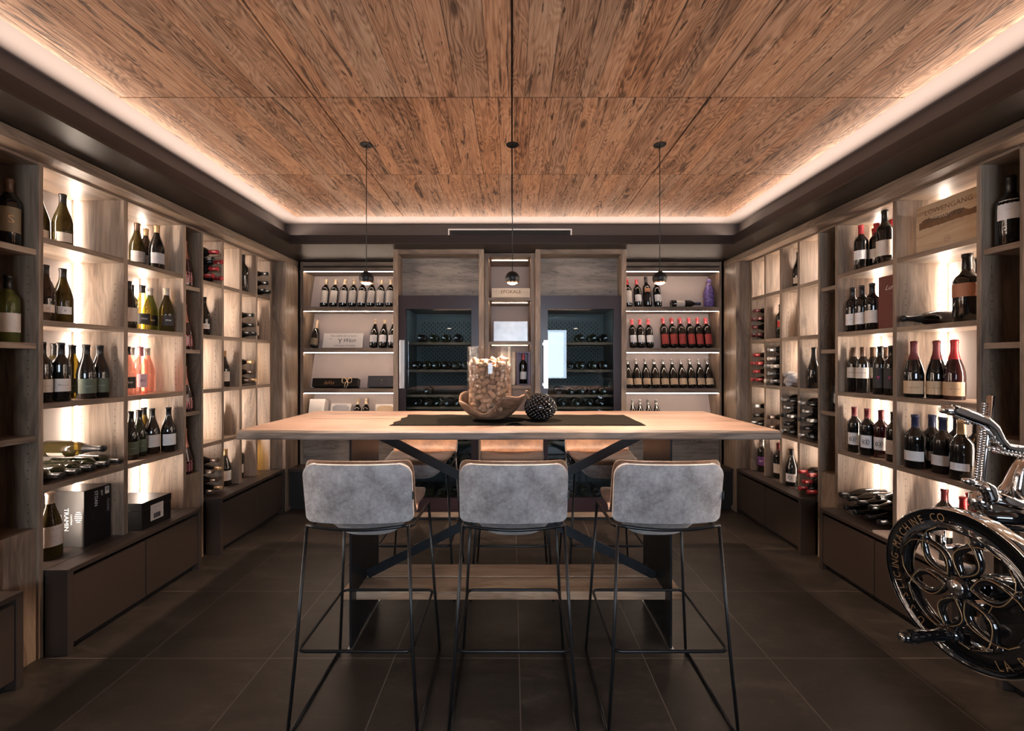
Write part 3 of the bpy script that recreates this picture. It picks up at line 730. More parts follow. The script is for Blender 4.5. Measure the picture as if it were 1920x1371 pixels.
def bottle(kind, glass, capm, label, loc, yaw=0, rot=None, scale=1.0, name='wine_bottle', simple=False):
    P, cz = KIND[kind]; seg = 22
    me = meshc(('g', kind, glass), lambda: MB().lathe(P, seg).mesh('glass', M['g_'+glass]))
    o = bpy.data.objects.new(name, me); COL.objects.link(o)
    o.location = loc; o.scale = (scale,)*3
    o.rotation_euler = rot if rot is not None else (0, 0, yaw)
    if simple: return o
    if capm:
        def f():
            pr = [(rad_at(kind, cz)+.0006, cz)]+[(r+.0006, z) for r, z in P if z > cz+.001 and r > .001]+[(.0001, P[-1][1]+.0008)]
            return MB().lathe(pr, seg).mesh('capsule', M['cap_'+capm])
        c = bpy.data.objects.new('capsule', meshc(('c', kind, capm), f)); COL.objects.link(c); c.parent = o
    if label:
        lm, z0, z1, ha, tx, ts, ink, shr = LAB[label]
        R = P[4][0]; a = math.radians(ha)
        def f():
            zs = [z0+(z1-z0)*i/4 for i in range(5)]
            return MB().lathe([(rad_at(kind, z)+.0005, z) for z in zs], 16, a0=-a, a1=a).mesh('label', M[lm])
        l = bpy.data.objects.new('label', meshc(('l', kind, label), f)); COL.objects.link(l); l.parent = o
        if tx:
            def f2():
                vs, fs = textpts(tx, ts, shr); zc = (z0+z1)/2; out = []
                for x, y, _ in vs:
                    aa = x/R; rr = rad_at(kind, zc+y)+.0011
                    out.append((rr*math.cos(aa), rr*math.sin(aa), zc+y))
                return MB().add(out, fs).mesh('label_print', M[ink])
            q = bpy.data.objects.new('label_print', meshc(('t', kind, label), f2)); COL.objects.link(q); q.parent = l
    return o
ORD = ['first', 'second', 'third', 'fourth', 'fifth', 'sixth', 'seventh', 'eighth', 'ninth', 'tenth', 'eleventh', 'twelfth', 'thirteenth', 'fourteenth']
SN = {0: 'bottom shelf', 1: 'fourth shelf', 2: 'middle shelf', 3: 'second shelf', 4: 'top shelf'}
def stand(s, bay, lv, items, where=None):
    """items: (pixel column in the photo, distance from room axis, kind, glass, cap, label, words, scale)"""
    z = ZS[lv] if where is None else NZ[lv]
    items = sorted(items, key=lambda t: t[0])
    wh = where or f'{BNAME[bay]} {SIDE[s]} bay, {SN[lv]}'
    pos = []
    for it in items:
        Y = px2y(it[0], it[1]); R = KIND[it[2]][0][4][0]*(it[7] if len(it) > 7 else 1.0)+.0012
        a, b = BAYS[bay] if bay is not None else NICHE[1 if Y > 2.5 else 0]
        pos.append([it[1], Y, R, a, b])
    for _ in range(60):          # stand them clear of each other and of the boards
        for p in pos:
            p[1] = min(max(p[1], p[3]+p[2]+.001), p[4]-p[2]-(.013 if bay is not None else .001)); p[0] = min(max(p[0], XF[s]+p[2]-(.03 if where else .0)), XBK[s]-.04-p[2])
        for i in range(len(pos)):
            for j in range(i):
                p, q = pos[i], pos[j]; dx, dy = p[0]-q[0], p[1]-q[1]; d = math.hypot(dx, dy) or 1e-6; g_ = p[2]+q[2]-d
                if g_ > 0:
                    dx, dy = dx/d*g_*.52, dy/d*g_*.52; p[0] += dx; p[1] += dy; q[0] -= dx; q[1] -= dy
    for i, it in enumerate(items):
        px, X, kind, gl, cp, lb, words = it[:7]; scl = it[7] if len(it) > 7 else 1.0
        x, Y = s*pos[i][0], pos[i][1]
        aim = math.atan2(-Y, -x); front = 0 if s < 0 else PI
        d = (aim-front+PI) % (2*PI)-PI; yaw = front+d*.72
        o = bottle(kind, gl, cp, lb, (x, Y, z+.0005), yaw, scale=scl)
        lbl = f'{words}, {wh}' if len(items) == 1 else f'{ORD[i]} from left, {words}, {wh}'
        tag(o, lbl, 'wine bottle', f'bottles on the {wh}')
def stack(s, bay, lv, rows, kind='burg', glass='dark', caps=('black',), words='dark bottle', tip=2.262, base_z=None, label=None, ext=0.0):
    a, b = BAYS[bay]; b -= .013; a += .012; z0 = ZS[lv] if base_z is None else base_z
    R = .0420 if kind in ('burg',) else .0385
    wide = (b-a) > .3
    z = z0+R+.001; n = 0; wh = f'{BNAME[bay]} {SIDE[s]} bay, {SN[lv]}'
    L = KIND[kind][0][-1][1]; prev = None
    top = (ZS[lv+1]-.028 if lv < 4 else ZTOP)-.002
    for ri, cnt in enumerate(rows):
        if z+R > top: break
        if wide:
            ys = [a+R+.001+(ri % 2)*R*1.01+k*(2*R+.001) for k in range(cnt)]; dz = R*1.76
        else:
            if cnt == 2: ys = [a+R+.001, b-R-.001]
            else: ys = [(a+b)/2]
            half = (b-a)/2-R-.001
            dz = math.sqrt(max((2*R+.0016)**2-half**2, 1e-6))
        if s > 0: ys = ys[::-1] if False else ys
        for k, y in enumerate(ys):
            j = (random.random()-.5)*.03; tx = tip+j-ext; bx = min(tx+L, XBK[s]-.045)
            tx = bx-L
            cp = caps[n % len(caps)]; n += 1
            rot = (0, PI/2 if s < 0 else -PI/2, 0)
            o = bottle(kind, glass, cp, label, (s*bx, y, z), rot=rot)
            rn = ['lowest', 'second', 'third', 'fourth', 'fifth', 'sixth', 'seventh', 'eighth', 'ninth'][ri]
            which = ['near', 'middle', 'next', 'fourth', 'far'][k] if cnt > 2 else ['near', 'far'][k] if cnt == 2 else 'single'
            tag(o, f'{which} lying {words}, {rn} row, {wh}', 'wine bottle', f'bottles lying on the {wh}')
        nxt = rows[ri+1] if ri+1 < len(rows) else 0
        z += 2*R+.001 if (not wide and cnt == 1 and nxt == 1) else dz
L_, R_ = -1, 1
# left wall, nearest bay
stand(L_, 0, 4, [(112, 2.42, 'burg', 'olive', 'black', 'small', 'golden olive bottle'), (79, 2.47, 'burg', 'olive', 'black', 'small', 'half-hidden olive bottle')])
stand(L_, 0, 3, [(117, 2.40, 'burg', 'olive', 'black', 'oval', 'olive bottle, oval label'), (86, 2.40, 'burg', 'brown', 'black', 'oval', 'brown bottle, oval label')])
stand(L_, 0, 2, [(79, 2.33, 'bord', 'dark', 'black', 'script', 'dark bottle, script label'), (114, 2.32, 'bord', 'dark', 'black', 'script', 'dark bottle, script label'),
                 (102, 2.45, 'bord', 'olive', 'black', None, 'olive bottle behind'), (136, 2.45, 'burg', 'olive', 'black', 'green', 'olive bottle, striped label'),
                 (162, 2.33, 'burg', 'dark', 'black', 'green', 'dark bottle, striped label'), (191, 2.345, 'burg', 'dark', 'black', 'green', 'dark bottle, striped label')])
stack(L_, 0, 1, [5], 'bord', 'green', ('black',), 'green bottle', tip=2.25)
o = bottle('champ', 'olive', 'black', 'cream', (-2.555, 2.34, .822+.126), rot=(0, PI/2, 0), scale=1.0)
tag(o, 'large olive bottle with pale label lying topmost, nearest left bay, fourth shelf', 'wine bottle')
stand(L_, 0, 0, [(94, 2.37, 'burg', 'olive', 'white', 'stripe', 'bottle with white foil beside black carton', 1.14)])
stand(L_, 1, 4, [(257, 2.43, 'burg', 'olive', 'brown', 'gries', 'amber bottle'), (281, 2.47, 'burg', 'brown', 'gold', 'gries', 'brown bottle behind'), (294, 2.34, 'burg', 'dark', 'gold', 'gries', 'dark bottle, grey label')])
stand(L_, 1, 3, [(241, 2.36, 'burg', 'dark', 'black', 'cream', 'dark bottle, cream label'), (246, 2.48, 'bord', 'olive', 'black', None, 'olive bottle behind'), (267, 2.40, 'burg', 'yellow', 'black', 'black', 'clear yellow bottle'),
                 (287, 2.44, 'burg', 'lime', 'silver', 'black', 'green bottle, black label'), (313, 2.33, 'burg', 'olive', 'silver', 'black', 'dark green bottle, black label')])
stand(L_, 1, 2, [(239, 2.36, 'burg', 'pink', 'black', 'black', 'dark rose bottle'), (247, 2.47, 'burg', 'clear', 'silver', None, 'clear rose bottle behind'), (264, 2.38, 'bord', 'pink', 'rose', 'rose', 'pink rose bottle'),
                 (277, 2.46, 'burg', 'pink', 'silver', None, 'pink bottle behind')])
stand(L_, 1, 1, [(245, 2.36, 'burg', 'dark', 'black', 'green', 'dark bottle, green label'), (265, 2.38, 'burg', 'green', 'black', 'green', 'green bottle, green label'), (272, 2.50, 'burg', 'olive', 'black', None, 'olive bottle behind'),
                 (290, 2.36, 'burg', 'brown', 'black', 'cream2', 'brown bottle, cream label'), (317, 2.33, 'burg', 'dark', 'black', 'white', 'dark bottle, white label')])
stack(L_, 2, 4, [2, 1, 2, 1, 1], 'bord', 'dark', ('red', 'red', 'red', 'black'), 'bottle')
stand(L_, 2, 3, [(391, 2.36, 'burg', 'dark', 'black', 'oval', 'dark bottle, oval label'), (381, 2.44, 'burg', 'dark', 'black', 'oval', 'half-hidden dark bottle')])
stack(L_, 2, 0, [2, 1, 2, 1, 1], 'burg', 'dark', ('brown', 'gold', 'brown'), 'brown-capped bottle', tip=2.25)
stand(L_, 3, 2, [(424, 2.36, 'burg', 'dark', 'gold', 'cream2', 'dark bottle, gold foil'), (416, 2.43, 'burg', 'dark', 'gold', 'cream2', 'half-hidden bottle')])
stand(L_, 3, 1, [(417, 2.40, 'bord', 'dark', 'black', 'white', 'small half-hidden bottle', .85)])
stand(L_, 3, 0, [(431, 2.34, 'burg', 'dark', 'gold', 'cream2', 'dark bottle, gold foil')])
stand(L_, 4, 4, [(457, 2.34, 'bord', 'dark', 'black', None, 'tall magnum bottle', 1.1)])
stack(L_, 4, 3, [2, 1, 1], 'burg', 'dark', ('black',), 'dark bottle', tip=2.25)
stack(L_, 4, 2, [2, 1, 1], 'burg', 'dark', ('brown', 'gold'), 'gold-capped bottle', tip=2.25)
stand(L_, 4, 0, [(457, 2.38, 'bord', 'dark', 'black', 'white', 'dark bottle, white label')])
stack(L_, 5, 4, [2, 1, 1], 'burg', 'dark', ('black',), 'dark bottle', tip=2.25)
stand(L_, 5, 3, [(485, 2.38, 'champ', 'dark', 'black', 'cream', 'dark bottle')])
stand(L_, 5, 2, [(485, 2.42, 'burg', 'clear', None, None, 'clear golden bottle')])
stand(L_, 5, 0, [(486, 2.42, 'burg', 'yellow', 'gold', None, 'pale golden bottle')])
for lv, wd in zip((3, 2, 1, 0), ('top', 'second', 'third', 'lowest')):
    stand(L_, None, lv, [(345, 2.325, 'deco', 'wine', 'copper', 'copper', 'bulbous bottle with copper rose foil')], f'far left niche, {wd} board')
stand(L_, None, 3, [(16, 2.35, 'bord', 'dark', 'brown', 'art', 'bottle with golden figure label', 1.06)], 'near left niche, top board')
stand(L_, None, 2, [(15, 2.34, 'bord', 'lime', 'black', 'cream', 'yellow-green bottle, cream label', 1.04)], 'near left niche, second board')
# right wall
stand(R_, 0, 3, [(1815, 2.33, 'squat', 'dark', 'black', 'orange', 'dark magnum, copper label', 1.15), (1836, 2.42, 'squat', 'dark', 'black', 'orange', 'half-hidden magnum', 1.1)])
o = bottle('champ', 'dark', 'black', None, (2.535, 2.425, 1.626+.045), rot=(0, -PI/2, 0)); tag(o, 'dark bottle lying beside the magnums, nearest right bay, second shelf', 'wine bottle')
stand(R_, 0, 2, [(1716, 2.29, 'champ', 'dark', 'burgundy', 'kraft', 'red-capped bottle, kraft label'), (1748, 2.33, 'champ', 'dark', 'burgundy', 'kraft', 'red-capped bottle, kraft label'), (1779, 2.35, 'champ', 'wine', 'red', 'kraft', 'glowing red bottle, kraft label')])
stand(R_, 0, 1, [(1719, 2.31, 'squat', 'dark', 'blue', 'whitelow', 'blue-capped bottle'), (1744, 2.40, 'squat', 'dark', 'blue', 'whitelow', 'blue-capped bottle behind'), (1768, 2.33, 'squat', 'dark', 'blue', 'whitelow', 'blue-capped bottle'),
                 (1781, 2.46, 'squat', 'dark', 'black', 'whitelow', 'black-capped bottle behind'), (1803, 2.30, 'squat', 'dark', 'gold', 'dots', 'gold-capped bottle'), (1832, 2.40, 'squat', 'dark', 'black', 'whitelow', 'black-capped bottle')])
stand(R_, 0, 0, [(1771, 2.40, 'bord', 'dark', 'burgundy', 'cream', 'red-capped bottle'), (1806, 2.36, 'bord', 'dark', 'red', 'cream', 'red-capped bottle'), (1817, 2.46, 'bord', 'dark', 'red', 'cream', 'red-capped bottle behind'), (1829, 2.33, 'bord', 'dark', 'red', 'cream', 'red-capped bottle')])
stand(R_, 1, 4, [(1616, 2.31, 'bord', 'dark', 'red', 'redband', 'red-capped bottle, banded label'), (1625, 2.45, 'bord', 'dark', 'red', None, 'red-capped bottle behind'), (1642, 2.37, 'bord', 'dark', 'red', 'redband', 'red-capped bottle, banded label'),
                 (1659, 2.31, 'bord', 'dark', 'black', 'cream', 'tall black-capped bottle', 1.12), (1673, 2.41, 'bord', 'dark', 'red', 'cream', 'red-capped bottle')])
stand(R_, 1, 3, [(1590, 2.30, 'bord', 'dark', 'black', 'white', 'bottle with white label'), (1614, 2.30, 'bord', 'dark', 'black', 'white', 'bottle with white label'), (1633, 2.30, 'bord', 'dark', 'black', 'cream2', 'bottle with cream label')])
stand(R_, 1, 2, [(1596, 2.31, 'bord', 'dark', 'brown', 'amistar', 'brown-capped bottle, pale label'), (1618, 2.30, 'bord', 'dark', 'brown', 'amistar', 'brown-capped bottle, pale label'), (1626, 2.44, 'bord', 'dark', 'brown', None, 'brown-capped bottle behind'),
                 (1641, 2.44, 'bord', 'dark', 'brown', 'amistar', 'brown-capped bottle behind'), (1651, 2.30, 'bord', 'dark', 'black', 'mag', 'black bottle, magenta mark'), (1660, 2.48, 'bord', 'dark', 'brown', None, 'hidden brown-capped bottle'), (1671, 2.30, 'bord', 'dark', 'black', 'mag', 'black bottle, magenta mark')])
stand(R_, 1, 1, [(1602, 2.30, 'bord', 'dark', 'burgundy', 'spiral', 'red-capped bottle, spiral label'), (1628, 2.30, 'bord', 'dark', 'burgundy', 'spiral', 'red-capped bottle, spiral label'), (1650, 2.32, 'bord', 'wine', 'burgundy', 'spiral', 'glowing bottle, spiral label'), (1676, 2.31, 'bord', 'dark', 'black', 'cream', 'half-hidden bottle')])
stack(R_, 1, 0, [4, 4, 1], 'burg', 'dark', ('black',), 'dark bottle', tip=2.20)
stand(R_, 2, 2, [(1518, 2.31, 'champ', 'dark', 'black', None, 'dark champagne bottle', .98), (1530, 2.42, 'champ', 'dark', 'black', None, 'dark bottle behind')])
stack(R_, 2, 1, [2, 1, 2, 1, 2, 1], 'bord', 'dark', ('black', 'silver'), 'dark bottle', tip=2.225)
stack(R_, 2, 0, [2, 1, 2], 'bord', 'dark', ('red',), 'red-capped bottle', tip=2.22)
stand(R_, 3, 4, [(1484, 2.34, 'burg', 'dark', 'black', 'small', 'dark bottle, low pale label')])
stand(R_, 3, 3, [(1490, 2.42, 'burg', 'dark', 'black', 'cream', 'half-hidden bottle, cream label')])
stack(R_, 3, 1, [2, 1, 2, 1, 2, 1, 2], 'bord', 'dark', ('black', 'silver'), 'dark bottle', tip=2.225)
stand(R_, 3, 0, [(1470, 2.32, 'burg', 'dark', 'black', 'round', 'dark bottle, round-mark label'), (1485, 2.30, 'burg', 'dark', 'black', 'round', 'dark bottle, round-mark label')])
stand(R_, 4, 3, [(1449, 2.34, 'bord', 'dark', 'black', 'red', 'bottle with red label strips')])
stack(R_, 4, 2, [2, 1, 2, 1, 1], 'bord', 'dark', ('silver', 'white'), 'silver-capped bottle', tip=2.225)
stack(R_, 4, 1, [1, 1], 'burg', 'dark', ('brown',), 'brown-capped bottle', tip=2.215)
stand(R_, 4, 0, [(1449, 2.32, 'bord', 'dark', 'burgundy', 'cream2', 'red-capped bottle, cream label'), (1458, 2.40, 'bord', 'dark', 'burgundy', 'cream2', 'half-hidden bottle')])
stack(R_, 5, 3, [2, 1, 2, 1], 'burg', 'dark', ('burgundy',), 'red-capped bottle', tip=2.20)
stack(R_, 5, 2, [2, 1, 2, 1], 'burg', 'dark', ('red',), 'red-capped bottle', tip=2.22)
stack(R_, 5, 1, [2, 1, 1], 'burg', 'dark', ('black', 'silver'), 'dark bottle', tip=2.225)
stand(R_, 5, 0, [(1420, 2.31, 'bord', 'dark', 'silver', 'purple', 'silver-capped bottle, purple label'), (1428, 2.38, 'bord', 'dark', 'silver', 'purple', 'half-hidden bottle, purple label')])
stand(R_, None, 3, [(1893, 2.32, 'squat', 'dark', 'black', 'hex', 'dark bottle, white cut-corner label', 1.08)], 'near right niche, top board')
stand(R_, None, 3, [(1567, 2.36, 'bord', 'dark', 'black', None, 'dark bottle')], 'far right niche, top board')
stand(R_, None, 1, [(1563, 2.34, 'deco', 'dark', 'black', None, 'dark bulbous bottle', 1.0)], 'far right niche, third board')

# back wall bottles lean against the slanted backs
def lean(pxs, lv, kind, gl, cp, lb, words, side, scale=1.0, start=0, total=None):
    z = BZ[lv]; a = math.radians(-14.5); wh = {3: 'top shelf', 2: 'second shelf', 1: 'third shelf', 0: 'lowest shelf'}[lv]
    R = KIND[kind][0][4][0]*scale
    for i, px in enumerate(pxs):
        y = 4.385-R*.55; x = (px-960)*y/800
        yaw = -PI/2
        m = Matrix.Rotation(a, 4, 'X') @ Matrix.Rotation(yaw, 4, 'Z')
        o = bottle(kind, gl, cp, lb, (x, y, z+R*math.sin(-a)+.0006), rot=m.to_euler(), scale=scale)
        nm = f'{ORD[i+start]} from left of the {words}, ' if len(pxs) > 1 else f'{words}, '
        tag(o, f'{nm}back {side} shelves, {wh}', 'wine bottle', f'{words} on back {side} shelves')
lean([606.5, 624, 642, 659.5, 677, 694.5, 712, 729.5], 3, 'bord', 'dark', 'wax', 'ivory', 'ivory-label bottles', 'left', 1.0)
lean([589], 2, 'champ', 'dark', 'wax', 'gold', 'sparkling bottle with gold label', 'left', .92)
lean([700, 717.5, 735], 2, 'burg', 'dark', 'wax', 'white', 'white-label bottles', 'left', 1.0)
lean([667, 683], 0, 'bord', 'dark', 'wax', None, 'cream-capped bottles', 'left', 1.0)
lean([1179], 3, 'bord', 'dark', 'red', 'ivory', 'half-hidden bottle at the fridge', 'right', 1.0)
lean([1197], 3, 'bord', 'dark', 'pinkred', 'white', 'red-capped white-label bottle', 'right', 1.0)
lean([1215], 3, 'bord', 'dark', 'black', 'sun', 'tall bottle with orange sun label', 'right', 1.08)
lean([1234], 3, 'bord', 'dark', 'pinkred', 'white', 'white-label bottle below the pendant lamp', 'right', 1.0)
lean([1188, 1203, 1219], 2, 'bord', 'dark', 'pinkred', 'white', 'red-capped white-label bottles', 'right', 1.0)
lean([1247.5, 1264, 1280, 1297, 1313, 1329], 2, 'bord', 'dark', 'pinkred', 'darkred', 'dark-red-label bottles', 'right', 1.05)
lean([1180, 1196, 1213, 1230, 1247, 1264, 1281, 1298, 1315, 1331], 1, 'burg', 'dark', 'silver', 'schiava', 'kraft-label bottles', 'right', 1.0)
lean([1189, 1203, 1219, 1234], 0, 'burg', 'dark', 'silver', None, 'silver-capped bottles', 'right', .97)
o = bottle('bord', 'dark', 'blue', 'cream', (1.625, 4.36, BZ[3]+.0385), rot=(0, PI/2, 0)); o.children[1].rotation_euler = (0, 0, PI/2+1.3)
o.rotation_euler = (Matrix.Rotation(PI/2, 4, 'Y') @ Matrix.Rotation(-PI/2, 4, 'Z')).to_euler(); o.children[1].rotation_euler = (0, 0, 0)
tag(o, 'dark bottle with cream label lying on its side, back right shelves, top shelf', 'wine bottle')
# bottle wrapped in purple paper
wz = BZ[3]; wx, wy = (1329-960)*4.36/800, 4.36
t = thing('gift_bottle', 'bottle wrapped in patterned purple tissue at the right end of back top shelf', 'wrapped bottle', (wx, wy, wz))
M['tissue'] = plain('purple tissue', (.16, .10, .30), .5, var=.75, scale=55)
rr = random.Random(2); m = MB()
pr = [(.0001, 0), (.045, .002), (.050, .05), (.049, .13), (.046, .17), (.034, .205), (.024, .225), (.019, .238), (.026, .255), (.020, .275), (.010, .290), (.0001, .292)]
m.lathe([(r*(1+.0), z) for r, z in pr], 20, (wx, wy, wz+.0005))
m.v = [(wx+(x-wx)*(1+.09*math.sin(7*math.atan2(y-wy, x-wx)+z*30)), wy+(y-wy)*(1+.09*math.sin(7*math.atan2(y-wy, x-wx)+z*30)), z) for x, y, z in m.v]
m.build('tissue_wrap', 'tissue', t)
MB().tube([(wx+.0215*math.cos(k*PI/8), wy+.0215*math.sin(k*PI/8), wz+.239) for k in range(16)], .003, 6, closed=True).build('string', 'raffia', t)

# bottles in the fridges, bases to the door
def fr_row(s, pxs, z, wh, r=1.0):
    for i, px in enumerate(pxs):
        y = 3.90; x = (px-960)*(y+.02)/800
        o = bottle('burg', 'green' if i % 3 else 'dark', None, None, (x, y, z+.0415*r+.001), rot=(-PI/2, 0, 0), scale=r, simple=True)
        pos = f'{ORD[i]} from left' if len(pxs) > 1 else 'single'
        tag(o, f'{pos} bottle base on the {wh} rack, {SIDE[s]} wine fridge', 'wine bottle', f'bottles in the {SIDE[s]} wine fridge')
for s, rows in ((-1, {1.600: [791, 813, 836, 859], 1.352: [781, 800, 818, 837, 856, 875], 1.125: [803], 1.015: [784, 803, 822, 841, 860], .70: [786, 808, 830, 852, 873]}),
                (1, {1.600: [1049, 1087, 1110, 1131], 1.352: [1067, 1088, 1111, 1131], 1.125: [1046, 1069, 1089, 1110, 1130], 1.015: [1054, 1080, 1103, 1125], .70: [1052, 1074, 1096, 1118]})):
    for (z, pxs), wh in zip(rows.items(), ('top', 'second', 'third', 'fourth', 'fifth')):
        fr_row(s, pxs, z, wh, .9 if z > 1.02 and z < 1.2 else 1.0)
fr_row(-1, [783, 805, 827, 849, 871], .476, 'lower divider'); fr_row(1, [1062, 1084, 1106, 1128], .476, 'lower divider')
fr_row(-1, [784, 806, 828, 850, 872], .186, 'floor'); fr_row(1, [1052, 1074, 1096, 1118], .186, 'floor')

# ------------------------------------------------------------------ cartons, crates, signs
def printed(o, body, size, origin, xd, yd, mat, shear=0.0, nm='print', align='CENTER'):
    off = Vector((0, 0, 0)); p = o
    m4 = frame(origin, xd, yd); return text(body, size, m4, nm, mat, o, shear, align)
# black carton with vertical lettering (left)
t = thing('wine_carton', 'tall black wine carton with white vertical lettering and hexagon mark, nearest left bay', 'carton', (-2.43, 2.395, .417))
X0, X1, Y0, Y1, Z0, Z1 = -2.545, -2.318, 2.312, 2.466, .4175, .722
bx = B(X0, X1, Y0, Y1, Z0, Z1).build('carton_body', 'black_box', t, bev=.002)
D = (0, 0, -1)
printed(t, 'TRAMIN', .034, (X0+.130, Y0-.0008, Z0+.15), D, (1, 0, 0), 'ink_white')
printed(t, 'CANTINA', .013, (X0+.157, Y0-.0008, Z0+.15), D, (1, 0, 0), 'ink_white')
printed(t, 'KELLEREI', .013, (X0+.100, Y0-.0008, Z0+.15), D, (1, 0, 0), 'ink_white')
m = MB()
for k, wd in enumerate((.022, .034, .042, .042, .034, .022)):
    z = Z0+.19-k*.0105; m.box(X0+.196-wd/2, X0+.196+wd/2, Y0-.0012, Y0-.0002, z-.002, z+.002)
m.build('hexagon_mark', 'ink_white', t)
printed(t, 'STOAN', .026, (X1+.0008, Y0+.065, Z0+.245), D, (0, 1, 0), 'ink_white')
printed(t, '2017', .016, (X1+.0008, Y0+.098, Z0+.268), D, (0, 1, 0), 'ink_white')
printed(t, 'TRAMIN', .020, (X1+.0008, Y0+.135, Z0+.19), D, (0, 1, 0), 'paper_grey')
printed(t, '- - - - - - - -', .008, (X1+.0008, Y0+.048, Z0+.15), D, (0, 1, 0), 'paper_grey')
m = MB().box(X1+.0002, X1+.001, Y0+.118, Y0+.142, Z0+.255, Z0+.295); lb = m.build('barcode_sticker', 'paper', t)
m = MB()
for k in range(9): m.box(X1+.001, X1+.0014, Y0+.121, Y0+.139, Z0+.272+k*.0022, Z0+.2732+k*.0022)
m.build('barcode', 'ink', lb)
# flat black box
t = thing('wine_carton', 'flat black wine box with barcode label on the second left base shelf', 'carton', (-2.33, 2.65, .417))
X0, X1, Y0, Y1, Z1 = -2.47, -2.204, 2.541, 2.757, .580
B(X0, X1, Y0, Y1, Z0, Z1-.047).build('box_base', 'black_box', t, bev=.0015)
B(X0-.001, X1+.0012, Y0-.0012, Y1+.001, Z1-.046, Z1).build('box_lid', 'black_box', t, bev=.0015)
q = B(X1+.0013, X1+.002, 2.60, 2.695, .452, .548).build('address_label', 'paper', t)
printed(q, '~~~~~', .018, (X1+.0026, 2.6475, .532), (0, 1, 0), (0, 0, 1), 'ink', .5)
printed(q, '----------', .006, (X1+.0026, 2.6475, .515), (0, 1, 0), (0, 0, 1), 'ink')
printed(q, '-------', .009, (X1+.0026, 2.6475, .503), (0, 1, 0), (0, 0, 1), 'ink')
m = MB()
for k in range(14): m.box(X1+.0021, X1+.0026, 2.622+k*.0037, 2.6236+k*.0037+(k % 3)*.0006, .462, .492)
m.build('barcode', 'ink', q)
# wooden case right
zz = ZS[4]; t = thing('wooden_wine_case', 'pale wooden wine case with dark mountain print, nearest right bay, top shelf', 'wine case', (2.36, 2.25, zz))
X0, X1, Y0, Y1, Z0, Z1 = 2.285, 2.46, 2.064, 2.412, zz+.0006, zz+.262
B(X0, X0+.012, Y0, Y1, Z0, Z1).build('front_board', 'crate_y', t, bev=.001)
B(X0+.0125, X1, Y0, Y0+.014, Z0, Z1-.003).build('side_board', 'crate_y', t); B(X0+.0125, X1, Y1-.014, Y1, Z0, Z1-.003).build('side_board', 'crate_y', t)
B(X1+.0005, X1+.012, Y0, Y1, Z0, Z1).build('rear_board', 'crate_y', t); B(X0+.0125, X1, Y0+.0145, Y1-.0145, Z0, Z0+.012).build('floor_board', 'crate_y', t)
XD, YD = (0, -1, 0), (0, 0, 1); yc = (Y0+Y1)/2; xx = X0-.0008
printed(t, 'LÖWENGANG', .038, (xx, yc+.0, Z0+.215), XD, YD, 'ink_brown')
rb = random.Random(4); poly = []
n = 26
for k in range(n+1): poly.append((.155-.31*k/n, .020+.006*rb.random()-.010*math.sin(k*.5)))
for k in range(n+1): poly.append((-.155+.31*k/n, -.016-.004*rb.random()))
mm = frame((xx, yc, Z0+.150), XD, YD)
MB().extr([(x, y) for x, y in poly][::-1], -.0002, .0003, mm).build('mountain_band', 'ink_brown', t)
printed(t, 'Löwengang', .042, (xx-.0006, yc+.02, Z0+.172), XD, YD, 'ink', .5)
printed(t, '- - - - - -', .013, (xx, yc, Z0+.085), XD, YD, 'ink_brown')
MB().tube([(xx, yc+.016*math.cos(a*PI/10), Z0+.045+.016*math.sin(a*PI/10)) for a in range(20)], .0006, 4, closed=True).build('ring_mark', 'ink_brown', t)
printed(t, '30', .014, (xx, yc, Z0+.045), XD, YD, 'ink_brown')
# burgundy carton
zz = ZS[3]; t = thing('gift_carton', 'burgundy red wine carton with white script beside bottles, second right bay', 'carton', (2.4, 2.58, zz))
B(2.29, 2.50, 2.514, 2.668, zz+.0006, zz+.325).build('carton_body', plain('burgundy card', (.13, .028, .022), .4, var=.05), t, bev=.002)
printed(t, 'Luftig', .040, (2.289, 2.575, zz+.25), (0, -1, 0), (0, 0, 1), 'ink_white', .5)
printed(t, '- - -', .010, (2.289, 2.575, zz+.21), (0, -1, 0), (0, 0, 1), 'ink_white')
# marble slab on right base
o = B(2.127, 2.235, 2.075, 2.519, .4176, .432).build('marble_slab', 'marble', bev=.002)
tag(o, 'pale marble slab lying on the right base cabinet behind the flywheel', 'slab')
# netting bag
zz = ZS[2]; nb = MB(); rn_ = random.Random(11)
for k in range(7):
    y0 = 3.60+rn_.random()*.08; z0 = zz+.022+k*.013; x0 = 2.19+rn_.random()*.04
    pts = [(x0+.05*i+rn_.random()*.01, min(3.515, max(3.372, y0-3.60+3.40+.03*math.sin(i*1.3+k))), z0+.010*math.sin(i*1.9+k)) for i in range(6)]
    nb.tube(pts, .019, 8)
o = nb.build('netting_bundle', 'net'); tag(o, 'crumpled pale grey netting bundle, fourth right bay, middle shelf', 'netting')
o.location = (0, 0, 0)
